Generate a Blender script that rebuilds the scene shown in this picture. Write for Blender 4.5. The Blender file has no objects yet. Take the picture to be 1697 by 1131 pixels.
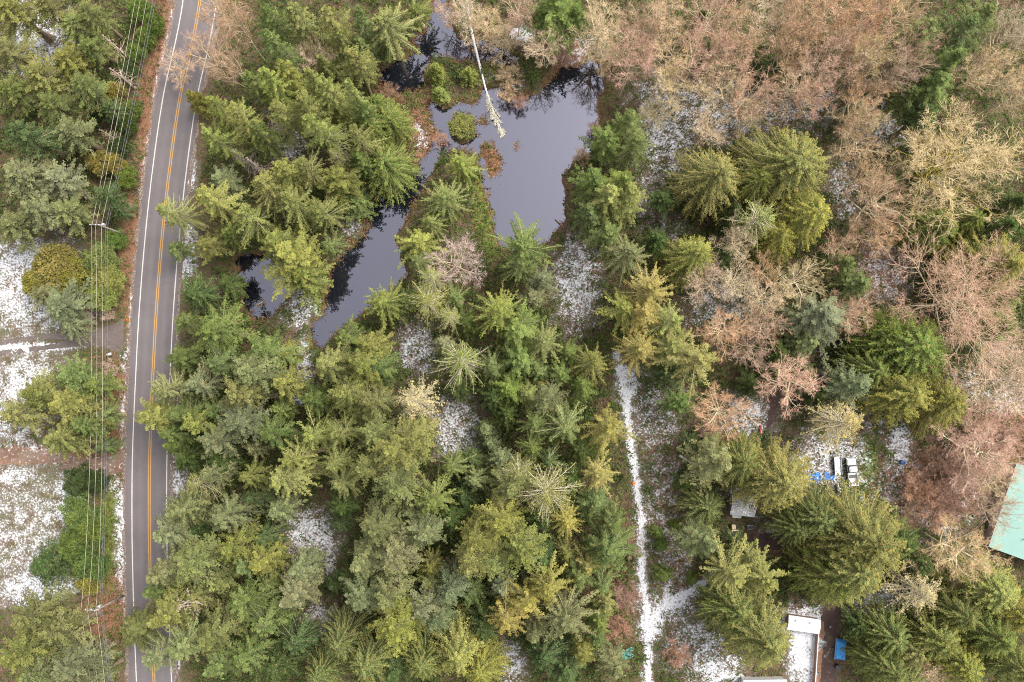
import bpy, bmesh, math, random
import numpy as np
from mathutils import Vector, Quaternion, Matrix

random.seed(7)
RNG = np.random.default_rng(7)
scene = bpy.context.scene
COL = scene.collection

# ------------------------------------------------------------------ camera
PW, PH, FOC, CAMH = 1697.0, 1131.0, 1320.0, 150.0
NADIR = (872.0, 640.0)
_n = Vector(((NADIR[0] - PW / 2) / FOC, -(NADIR[1] - PH / 2) / FOC, -1)).normalized()
CAMQ = _n.rotation_difference(Vector((0, 0, -1)))
cd = bpy.data.cameras.new('camera')
cd.sensor_width = 36.0
cd.lens = FOC * 36.0 / PW
cd.clip_start = 1.0
cd.clip_end = 9000.0
cam = bpy.data.objects.new('camera', cd)
cam.location = (0, 0, CAMH)
cam.rotation_mode = 'QUATERNION'
cam.rotation_quaternion = CAMQ
COL.objects.link(cam)
scene.camera = cam

# ------------------------------------------------------------------ sky, sun, exposure
SUN_EL, SUN_AZ = 54.0, 60.0          # degrees; azimuth clockwise from +Y
world = bpy.data.worlds.new('World')
scene.world = world
world.use_nodes = True
wt = world.node_tree
bg = wt.nodes['Background']
sky = wt.nodes.new('ShaderNodeTexSky')
sky.sky_type = 'NISHITA'
sky.sun_disc = False
sky.sun_elevation = math.radians(SUN_EL)
sky.sun_rotation = math.radians(SUN_AZ)
sky.air_density = 1.0
sky.dust_density = 3.0
hs = wt.nodes.new('ShaderNodeHueSaturation')
hs.inputs['Saturation'].default_value = 0.16      # cloud cover: grey daylight
wt.links.new(sky.outputs[0], hs.inputs['Color'])
wt.links.new(hs.outputs[0], bg.inputs['Color'])
bg.inputs['Strength'].default_value = 0.14
sl = bpy.data.lights.new('sun', 'SUN')
sl.energy = 1.35
sl.angle = math.radians(32)
sl.color = (1.0, 0.95, 0.88)
sun = bpy.data.objects.new('sun', sl)
_az, _el = math.radians(SUN_AZ), math.radians(SUN_EL)
_sd = Vector((math.sin(_az) * math.cos(_el), math.cos(_az) * math.cos(_el), math.sin(_el)))
sun.rotation_euler = _sd.to_track_quat('Z', 'Y').to_euler()
sun.location = _sd * 300
COL.objects.link(sun)
vs = scene.view_settings
vs.view_transform = 'Standard'
vs.look = 'None'
vs.exposure = 1.5
vs.gamma = 1.0
vs.use_curve_mapping = False
scene.cycles.use_adaptive_sampling = True
scene.cycles.adaptive_threshold = 0.02
scene.cycles.max_bounces = 4
scene.cycles.diffuse_bounces = 2
scene.cycles.glossy_bounces = 2
scene.cycles.transmission_bounces = 3
scene.cycles.transparent_max_bounces = 4
scene.cycles.caustics_reflective = False
scene.cycles.caustics_refractive = False
scene.cycles.filter_width = 1.05
scene.cycles.use_denoising = True
scene.cycles.denoising_prefilter = 'NONE'

# ------------------------------------------------------------------ coordinates
MQ = np.array(CAMQ.to_matrix())

def W(px, py, z=0.0):
    """a point of the photograph at height z, in metres"""
    d = MQ @ np.array([(px - PW / 2) / FOC, -(py - PH / 2) / FOC, -1.0])
    t = (CAMH - z) / -d[2]
    return Vector((d[0] * t, d[1] * t, z))

def to_px(P):
    Q = (np.asarray(P) - np.array([0, 0, CAMH])) @ MQ
    return PW / 2 - FOC * Q[:, 0] / Q[:, 2], PH / 2 + FOC * Q[:, 1] / Q[:, 2]

# ------------------------------------------------------------------ materials
def mat(name):
    m = bpy.data.materials.new(name)
    m.use_nodes = True
    nt = m.node_tree
    nt.nodes.clear()
    out = nt.nodes.new('ShaderNodeOutputMaterial')
    return m, nt, out

def N(nt, t, **kw):
    n = nt.nodes.new(t)
    for k, v in kw.items():
        if k.startswith('i_'):
            key = k[2:]
            n.inputs[int(key) if key.isdigit() else key].default_value = v
        else:
            setattr(n, k, v)
    return n

def mixc(nt, fac, a, b, mode='MIX'):
    n = nt.nodes.new('ShaderNodeMix')
    n.data_type = 'RGBA'
    n.blend_type = mode
    for sock, val in ((n.inputs[0], fac), (n.inputs[6], a), (n.inputs[7], b)):
        if isinstance(val, bpy.types.NodeSocket):
            nt.links.new(val, sock)
        elif isinstance(val, (tuple, list)):
            sock.default_value = (*val[:3], 1)
        else:
            sock.default_value = val
    return n.outputs[2]

def math_(nt, op, a, b=0.0, c=None, clamp=False):
    n = nt.nodes.new('ShaderNodeMath')
    n.operation = op
    n.use_clamp = clamp
    for i, v in enumerate((a, b) if c is None else (a, b, c)):
        if isinstance(v, bpy.types.NodeSocket):
            nt.links.new(v, n.inputs[i])
        else:
            n.inputs[i].default_value = v
    return n.outputs[0]

def maprange(nt, v, a, b, c=0.0, d=1.0, smooth=False):
    n = nt.nodes.new('ShaderNodeMapRange')
    if smooth:
        n.interpolation_type = 'SMOOTHSTEP'
    for i, x in enumerate((v, a, b, c, d)):
        if isinstance(x, bpy.types.NodeSocket):
            nt.links.new(x, n.inputs[i])
        else:
            n.inputs[i].default_value = x
    return n.outputs[0]

def noise(nt, scale, detail=4.0, rough=0.55, coord='Object', stretch=None):
    tc = N(nt, 'ShaderNodeTexCoord')
    n = N(nt, 'ShaderNodeTexNoise')
    n.inputs['Scale'].default_value = scale
    n.inputs['Detail'].default_value = detail
    n.inputs['Roughness'].default_value = rough
    src = tc.outputs[coord]
    if stretch:
        mp = N(nt, 'ShaderNodeMapping')
        mp.inputs['Scale'].default_value = stretch
        nt.links.new(src, mp.inputs[0])
        src = mp.outputs[0]
    nt.links.new(src, n.inputs['Vector'])
    return n.outputs['Fac']

def foliage_mat(name, trans=0.22, tipcol=(1.35, 1.18, 0.85), dead=(0.30, 0.20, 0.09), deadamt=0.012):
    m, nt, out = mat(name)
    oi = N(nt, 'ShaderNodeObjectInfo')
    at = N(nt, 'ShaderNodeAttribute', attribute_name='rnd')
    tp = N(nt, 'ShaderNodeAttribute', attribute_name='tip')
    val = maprange(nt, at.outputs['Fac'], 0, 1, 0.45, 1.6)
    hsv = N(nt, 'ShaderNodeHueSaturation')
    nt.links.new(oi.outputs['Color'], hsv.inputs['Color'])
    nt.links.new(val, hsv.inputs['Value'])
    nt.links.new(maprange(nt, at.outputs['Fac'], 0, 1, 0.51, 0.495), hsv.inputs['Hue'])
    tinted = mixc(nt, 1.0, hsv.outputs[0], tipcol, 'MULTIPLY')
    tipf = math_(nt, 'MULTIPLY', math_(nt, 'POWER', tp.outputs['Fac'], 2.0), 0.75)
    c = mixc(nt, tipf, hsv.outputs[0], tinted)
    dd = math_(nt, 'GREATER_THAN', math_(nt, 'FRACT', math_(nt, 'MULTIPLY', at.outputs['Fac'], 37.0)), 1 - deadamt)
    c = mixc(nt, dd, c, dead)
    d = N(nt, 'ShaderNodeBsdfDiffuse')
    t = N(nt, 'ShaderNodeBsdfTranslucent')
    nt.links.new(c, d.inputs[0])
    nt.links.new(c, t.inputs[0])
    mx = N(nt, 'ShaderNodeMixShader')
    mx.inputs[0].default_value = trans
    nt.links.new(d.outputs[0], mx.inputs[1])
    nt.links.new(t.outputs[0], mx.inputs[2])
    nt.links.new(mx.outputs[0], out.inputs[0])
    return m

def rough_mat(name, a, b, scale=3.0, rough=0.85, stretch=None, bump=0.0, c=None, cscale=0.7, metal=0.0):
    """two-tone weathered surface; c adds wide blotches"""
    m, nt, out = mat(name)
    p = N(nt, 'ShaderNodeBsdfPrincipled')
    f = maprange(nt, noise(nt, scale, 5, 0.6, 'Object', stretch), 0.3, 0.7)
    col = mixc(nt, f, a, b)
    if c:
        col = mixc(nt, maprange(nt, noise(nt, cscale, 3), 0.5, 0.65), col, c)
    nt.links.new(col, p.inputs['Base Color'])
    p.inputs['Roughness'].default_value = rough
    p.inputs['Metallic'].default_value = metal
    if bump:
        bp = N(nt, 'ShaderNodeBump')
        bp.inputs['Strength'].default_value = bump
        bp.inputs['Distance'].default_value = 0.05
        nt.links.new(noise(nt, scale * 2.5, 4), bp.inputs['Height'])
        nt.links.new(bp.outputs[0], p.inputs['Normal'])
    nt.links.new(p.outputs[0], out.inputs[0])
    return m

def objcol_mat(name, lo=0.7, hi=1.3, scale=2.0, rough=0.9):
    """object colour with grain: bark, twigs"""
    m, nt, out = mat(name)
    oi = N(nt, 'ShaderNodeObjectInfo')
    p = N(nt, 'ShaderNodeBsdfDiffuse')
    hsv = N(nt, 'ShaderNodeHueSaturation')
    nt.links.new(oi.outputs['Color'], hsv.inputs['Color'])
    nt.links.new(maprange(nt, noise(nt, scale, 3), 0.25, 0.75, lo, hi), hsv.inputs['Value'])
    nt.links.new(hsv.outputs[0], p.inputs[0])
    nt.links.new(p.outputs[0], out.inputs[0])
    return m

M_NEEDLE = foliage_mat('needle_foliage')
M_CEDAR = foliage_mat('cedar_foliage', tipcol=(1.6, 1.2, 0.7), deadamt=0.02, dead=(0.34, 0.2, 0.06))
M_LEAF = foliage_mat('leaf_foliage', trans=0.28, deadamt=0.015)
M_BARK = objcol_mat('bark', 0.6, 1.35, 3.0)
M_TWIG = objcol_mat('twig', 0.65, 1.4, 0.9)

# ------------------------------------------------------------------ mesh building with arrays
def nrm(v):
    return v / np.maximum(np.linalg.norm(v, axis=-1, keepdims=True), 1e-9)

class MB:
    """collects quads (and triangles) with face attributes, then makes ONE mesh"""
    def __init__(self):
        self.v, self.f, self.r, self.t, self.n = [], [], [], [], 0
    def quads(self, Q, rnd=None, tip=None):
        """Q: (n,4,3)"""
        Q = np.asarray(Q, dtype=np.float64)
        k = len(Q)
        if not k:
            return
        self.v.append(Q.reshape(-1, 3))
        self.f.append(np.arange(k * 4).reshape(k, 4) + self.n)
        self.n += k * 4
        self.r.append(np.full(k, 0.5) if rnd is None else np.asarray(rnd))
        self.t.append(np.zeros(k) if tip is None else np.asarray(tip))
    def grid(self, P, rnd=0.5):
        """tubes: P (n, rings, sides, 3), sides closed"""
        n, a, b, _ = P.shape
        base = np.arange(n * a * b).reshape(n, a, b) + self.n
        nx = np.roll(base, -1, axis=2)
        F = np.stack([base[:, :-1], nx[:, :-1], nx[:, 1:], base[:, 1:]], axis=-1).reshape(-1, 4)
        self.v.append(P.reshape(-1, 3))
        self.f.append(F)
        self.n += n * a * b
        self.r.append(np.full(len(F), rnd))
        self.t.append(np.zeros(len(F)))
    def tubes(self, C, R, sides=3):
        """C (n, rings, 3) centre lines, R (n, rings) radii"""
        T = np.gradient(C, axis=1)
        T = nrm(T)
        ref = np.where(np.abs(T[..., 2:3]) > 0.9, np.array([1.0, 0, 0]), np.array([0, 0, 1.0]))
        U = nrm(np.cross(T, ref))
        V = np.cross(T, U)
        ang = np.arange(sides) * 2 * math.pi / sides
        P = (C[:, :, None] + R[:, :, None, None] * (np.cos(ang)[None, None, :, None] * U[:, :, None]
             + np.sin(ang)[None, None, :, None] * V[:, :, None]))
        self.grid(P)
    def mesh(self, name, material, smooth=False):
        v = np.concatenate(self.v)
        f = np.concatenate(self.f)
        me = bpy.data.meshes.new(name)
        me.vertices.add(len(v))
        me.vertices.foreach_set('co', v.ravel())
        me.loops.add(f.size)
        me.loops.foreach_set('vertex_index', f.ravel().astype(np.int32))
        me.polygons.add(len(f))
        me.polygons.foreach_set('loop_start', (np.arange(len(f)) * 4).astype(np.int32))
        a = me.attributes.new('rnd', 'FLOAT', 'FACE')
        a.data.foreach_set('value', np.concatenate(self.r).astype(np.float32))
        a = me.attributes.new('tip', 'FLOAT', 'FACE')
        a.data.foreach_set('value', np.concatenate(self.t).astype(np.float32))
        me.update(calc_edges=True)
        if smooth:
            me.polygons.foreach_set('use_smooth', np.ones(len(f), dtype=bool))
        if material:
            me.materials.append(material)
        return me

def tuft(P, D, l, w, rg, curl=0.0):
    """needle sprays: a diamond from P along D, length l, width w"""
    n = len(P)
    up = np.array([0, 0, 1.0]) + rg.normal(0, 0.34, (n, 3))
    S = nrm(np.cross(D, up))
    l = np.broadcast_to(np.asarray(l, float), (n,))[:, None]
    w = np.broadcast_to(np.asarray(w, float), (n,))[:, None]
    m = P + D * l * 0.5
    e = P + D * l
    e = e - np.array([0, 0, 1.0]) * (l * curl)
    return np.stack([P, m + S * w / 2, e, m - S * w / 2], axis=1)

def fir(seed, h=24.0, R=4.6, nb=100, zb=0.45, pw=0.85, ns=5, ang=38, sl=0.5, dens=5.0, tl=0.32, tw=0.12, e0=-0.15, e1=0.8, droop=0.25,
        sdroop=0.25, ljit=(0.6, 1.15), fol=1.0, bare_in=0.12, limbr=0.05, na=50, ndroop=0.15, mat_=None, lop=0.13, ogive=False):
    """a conifer whose main branches carry side branches, all feathered with short needle sprays"""
    rg = np.random.default_rng(seed)
    zv = np.array([0, 0, 1.0])
    t = np.clip((np.arange(nb) + rg.uniform(-0.6, 0.6, nb)) / nb, 0, 0.985) ** 0.92
    z = h * (zb + (1 - zb) * t)
    pf = (1 - t ** 1.7) ** pw * np.minimum(1, 0.75 + 1.2 * t) if ogive else (1 - t) ** pw * np.minimum(1, 0.6 + 2.2 * t)
    L = np.maximum(R * pf * rg.uniform(*ljit, nb), 0.35)
    az = np.arange(nb) * 2.399963 + rg.normal(0, 0.22, nb)
    L *= 1 + lop * np.cos(az - rg.uniform(0, 6.28)) + 0.08 * np.cos(2 * az + rg.uniform(0, 6.28))
    el = e0 + (e1 - e0) * t ** 1.3 + rg.normal(0, 0.07, nb)
    rad = np.stack([np.cos(az), np.sin(az), 0 * az], 1)
    lat = np.stack([-np.sin(az), np.cos(az), 0 * az], 1)
    sway = rg.normal(0, 0.10, nb)
    def pos(b, s):
        zz = L[b] * (np.tan(el[b]) * s - droop * s ** 2 + droop * 0.4 * s ** 3)
        return rad[b] * (L[b] * s)[:, None] + lat[b] * (L[b] * sway[b] * s ** 2)[:, None] + zv * (z[b] + zz)[:, None]
    B = np.arange(nb)
    lm, fm = MB(), MB()
    ss = np.linspace(0.01, 1, 6)
    C = np.stack([pos(B, np.full(nb, x)) for x in ss], 1)
    lm.tubes(C, (limbr * (0.45 + 0.7 * L / R))[:, None] * (1.05 - ss * 0.85)[None], 3)
    brnd = rg.random(nb)
    # side branches
    sb = np.repeat(B, ns * 2)
    m = len(sb)
    s0 = 0.22 + 0.72 * (np.tile(np.repeat(np.arange(ns), 2), nb) + rg.uniform(0, 1, m)) / ns
    sd = np.tile([-1.0, 1.0], nb * ns)
    P0 = pos(sb, s0)
    T0 = nrm(pos(sb, s0 + 0.02) - P0)
    a = np.radians(ang + rg.normal(0, 7, m))
    D0 = nrm(T0 * np.cos(a)[:, None] + lat[sb] * (sd * np.sin(a))[:, None] + zv * rg.normal(0, 0.07, m)[:, None])
    L0 = np.maximum(L[sb] * (sl * (1.02 - s0) + 0.07) * rg.uniform(0.65, 1.2, m), 0.25)
    def spos(i, u):
        return P0[i] + D0[i] * (L0[i] * u)[:, None] - zv * (L0[i] * sdroop * u ** 2)[:, None]
    big = np.nonzero(L0 > 0.8)[0]
    if len(big):
        uu = np.linspace(0, 1, 3)
        lm.tubes(np.stack([spos(big, np.full(len(big), x)) for x in uu], 1), (limbr * 0.3 * np.ones(len(big)))[:, None] * (1.05 - uu * 0.8)[None], 3)
    def feather(fn, idx, ln, lo, br, tipo):
        n = np.maximum((ln * dens * (1 - lo)).astype(int), 2)
        i = np.repeat(idx, n)
        q = len(i)
        u = lo + (1 - lo) * rg.random(q) ** 0.85
        keep = rg.random(q) < fol
        i, u = i[keep], u[keep]
        q = len(i)
        p = fn(i, u)
        tt = nrm(fn(i, u + 0.02) - p)
        la = nrm(np.cross(tt, zv + rg.normal(0, 0.12, (q, 3))))
        for sgn in (-1, 1):
            b = np.radians(na + rg.normal(0, 10, q)) * (1 - 0.55 * u ** 3)
            d = nrm(tt * np.cos(b)[:, None] + la * (sgn * np.sin(b))[:, None] - zv * (ndroop + rg.normal(0, 0.1, q))[:, None])
            sz = tl * rg.uniform(0.65, 1.2, q) * (1.05 - 0.45 * u)
            fm.quads(tuft(p - zv * 0.03, d, sz, tw * rg.uniform(0.7, 1.2, q), rg, 0.1), 0.7 * br[i] + 0.3 * rg.random(q), np.clip(tipo(i, u), 0, 1))
    feather(pos, B, L, bare_in, brnd, lambda i, u: u)
    feather(spos, np.arange(m), L0, 0.05, np.clip(brnd[sb] + rg.normal(0, 0.12, m), 0, 1), lambda i, u: s0[i] * 0.5 + u * 0.5)
    n = 22
    zz = rg.uniform(h - 1.2, h + 0.25, n)
    aa = rg.uniform(0, 6.28, n)
    d = nrm(np.stack([np.cos(aa), np.sin(aa), rg.uniform(0.4, 1.6, n)], 1))
    fm.quads(tuft(np.stack([0 * zz, 0 * zz, zz], 1), d, 0.32, 0.1, rg), rg.random(n), np.ones(n))
    tm = trunk_mb(h, 0.016 * h + 0.05, rg)
    return tm.mesh('trunk', M_BARK, True), lm.mesh('limbs', M_BARK), fm.mesh('crown', mat_ or M_NEEDLE)

def trunk_mb(h, r, rg, rings=9, sides=7, bend=0.12, top=0.02):
    tm = MB()
    u = np.linspace(0, 1, rings)
    C = np.stack([bend * np.sin(u * 3 + rg.uniform(0, 6)) * u, bend * np.sin(u * 2.3 + rg.uniform(0, 6)) * u, u * h - 0.15], 1)
    C[:, :2] *= (1 - u)[:, None] ** 0.5
    Rr = r * (1 - u) ** 0.9 + top + r * 0.5 * np.exp(-u * 22)
    tm.tubes(C[None], Rr[None], sides)
    return tm

def bare(seed, h=15.0, R=4.2, nl=13, spread=0.55, c1=6, c2=6, c3=9, trunk_h=0.5, r0=0.15, tw=0.021, crook=0.075, limb_scale=2.1, lift=0.8, multi=1):
    """leafless broadleaf tree: trunk, limbs, fine twigs"""
    rg = np.random.default_rng(seed)
    def seg(P, D, L, n, lift, wob):
        """curved centre lines: (m, n, 3)"""
        out = [P]
        d = D.copy()
        for i in range(n - 1):
            d = nrm(d + rg.normal(0, wob, d.shape) + np.array([0, 0, lift / n]))
            out.append(out[-1] + d * (L / (n - 1))[:, None])
        return np.stack(out, 1)
    def children(C, L, c, ang, ratio, lo=0.25):
        m, n, _ = C.shape
        u = rg.uniform(lo, 1.0, (m, c))
        u[:, 0] = 1.0
        x = u * (n - 1)
        i = np.minimum(x.astype(int), n - 2)
        f = (x - i)[..., None]
        ar = np.arange(m)[:, None]
        P = C[ar, i] * (1 - f) + C[ar, i + 1] * f
        T = nrm(C[ar, i + 1] - C[ar, i])
        rnd = rg.normal(0, 1, P.shape)
        side = nrm(rnd - T * (rnd * T).sum(-1, keepdims=True))
        a = np.radians(ang) * rg.uniform(0.55, 1.25, (m, c))
        a[:, 0] *= 0.4
        D = nrm(T * np.cos(a)[..., None] + side * np.sin(a)[..., None])
        LL = L[:, None] * ratio * rg.uniform(0.6, 1.2, (m, c)) * (1.25 - 0.55 * u)
        return P.reshape(-1, 3), D.reshape(-1, 3), LL.reshape(-1)
    tm, lm, fm = MB(), MB(), MB()
    # trunk(s)
    tr = []
    for s in range(multi):
        a = rg.uniform(0, 6.28)
        tilt = 0.05 if multi == 1 else 0.28
        D = nrm(np.array([[math.cos(a) * tilt, math.sin(a) * tilt, 1.0]]))
        C = seg(np.array([[0.25 * math.cos(a) * (multi > 1), 0.25 * math.sin(a) * (multi > 1), -0.15]]), D, np.array([h * 0.86]), 9, 0.0, crook * 0.35)
        tr.append(C)
    TC = np.concatenate(tr)
    u = np.linspace(0, 1, 9)
    tm.tubes(TC, (r0 * (1 - u * 0.85))[None].repeat(len(TC), 0), 6)
    # limbs off the trunk
    P, D, L = [], [], []
    for C in TC:
        for i in range(nl):
            f = trunk_h + (0.98 - trunk_h) * (i + rg.uniform(0, 1)) / nl
            x = f * 8; ii = min(int(x), 7); fr = x - ii
            P.append(C[ii] * (1 - fr) + C[ii + 1] * fr)
            az = i * 2.4 + rg.normal(0, 0.4)
            e = 0.25 + 0.75 * f + rg.normal(0, 0.15)
            D.append([math.cos(az) * math.cos(e), math.sin(az) * math.cos(e), math.sin(e)])
            L.append(R * (1.2 - 0.55 * ((f - trunk_h) / (1 - trunk_h)) ** 1.5) * rg.uniform(0.75, 1.15) / max(math.cos(e), 0.55) * 0.82)
    P, D, L = np.array(P), nrm(np.array(D)), np.array(L)
    C1 = seg(P, D, L, 7, lift, crook)
    rad1 = 0.034 * limb_scale * (0.6 + L / R)
    lm.tubes(C1, rad1[:, None] * (1.05 - np.linspace(0, 0.75, 7))[None], 3)
    P, D, L2 = children(C1, L, c1, 48, 0.48)
    C2 = seg(P, D, L2, 5, lift * 0.8, crook)
    lm.tubes(C2, (0.021 * limb_scale * (0.5 + L2 / R))[:, None] * (1.05 - np.linspace(0, 0.7, 5))[None], 3)
    P, D, L3 = children(C2, L2, c2, 50, 0.5, 0.15)
    L3 = np.maximum(L3, 0.35)
    C3 = seg(P, D, L3, 3, lift * 0.6, crook)
    def ribbons(C, w, rr):
        m, n, _ = C.shape
        T = nrm(C[:, -1] - C[:, 0])
        S = nrm(np.cross(T, rg.normal(0, 1, (m, 3)) + np.array([0, 0, 1.5])))
        for i in range(n - 1):
            w0, w1 = w * (1 - i / n), w * (1 - (i + 1) / n * 0.8)
            fm.quads(np.stack([C[:, i] - S * w0 / 2, C[:, i] + S * w0 / 2, C[:, i + 1] + S * w1 / 2, C[:, i + 1] - S * w1 / 2], 1), rr)
    ribbons(C3, tw * 1.3, rg.random(len(C3)))
    P, D, L4 = children(C3, L3, c3, 45, 0.62, 0.1)
    L4 = np.clip(L4, 0.25, 1.1)
    C4 = seg(P, D, L4, 2, 0.1, crook)
    ribbons(C4, tw, rg.random(len(C4)))
    return tm.mesh('trunk', M_BARK, True), lm.mesh('limbs', M_BARK), fm.mesh('crown', M_TWIG)

def shrub(seed, h=5.0, R=2.6, nc=90, per=70, ls=0.26, lw=0.14):
    rg = np.random.default_rng(seed)
    fm, lm = MB(), MB()
    d = rg.normal(0, 1, (nc, 3)); d[:, 2] = np.abs(d[:, 2]) * 1.1 - 0.15
    d = nrm(d)
    rr = rg.uniform(0.55, 1.0, nc)
    c = d * np.array([R, R, h * 0.5]) * rr[:, None] * 0.85 + np.array([0, 0, h * 0.5])
    cr = rg.random(nc)
    sz = rg.uniform(0.35, 0.65, nc) * R * 0.42
    stems = np.stack([np.zeros((nc, 3)) + np.array([0, 0, -0.05]) + rg.normal(0, 0.12, (nc, 3)) * np.array([1, 1, 0]), c * np.array([0.4, 0.4, 0.55]), c], 1)
    lm.tubes(stems[::2], np.tile(np.array([[0.05, 0.03, 0.012]]), (len(stems[::2]), 1)), 3)
    for j in range(per):
        e = nrm(rg.normal(0, 1, (nc, 3)) + np.array([0, 0, 0.5]) + d * 0.6)
        p = c + e * (sz * rg.uniform(0.2, 1.0, nc))[:, None]
        dd = nrm(e + rg.normal(0, 0.5, (nc, 3)))
        p[:, 2] = np.maximum(p[:, 2], 0.08)
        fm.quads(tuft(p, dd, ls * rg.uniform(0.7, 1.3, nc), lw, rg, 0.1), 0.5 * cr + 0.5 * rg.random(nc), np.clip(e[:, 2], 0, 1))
    return None, lm.mesh('stems', M_BARK), fm.mesh('foliage', M_LEAF)

# kinds: name, phrase, category, model height, model radius, default height, variants
KIND = {
    'F': ('fir_tree', 'dense fir', 'tree', 24.0, 4.6, 23.0),
    'O': ('fir_tree', 'open star-branched fir', 'tree', 24.0, 4.6, 22.0),
    'C': ('cedar_tree', 'full rounded cedar', 'tree', 22.0, 4.6, 22.0),
    'P': ('pine_tree', 'clumpy-crowned pine', 'tree', 27.0, 4.8, 25.0),
    'H': ('fir_tree', 'thin half-bare fir', 'tree', 22.0, 4.6, 19.0),
    'S': ('dead_tree', 'bare dead conifer', 'dead tree', 16.0, 3.4, 14.0),
    'A': ('alder_tree', 'leafless twiggy alder', 'tree', 15.0, 4.4, 17.0),
    'W': ('alder_tree', 'broad leafless alder', 'tree', 18.0, 7.5, 18.0),
    'M': ('maple_tree', 'mossy leafless maple', 'tree', 17.0, 8.0, 17.0),
    'B': ('shrub', 'leafy evergreen shrub', 'shrub', 5.0, 2.6, 4.5),
    'T': ('shrub', 'bare twiggy shrub', 'shrub', 4.0, 2.6, 3.5),
    'Y': ('young_fir', 'small young fir', 'tree', 9.0, 2.6, 7.0),
}
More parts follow.
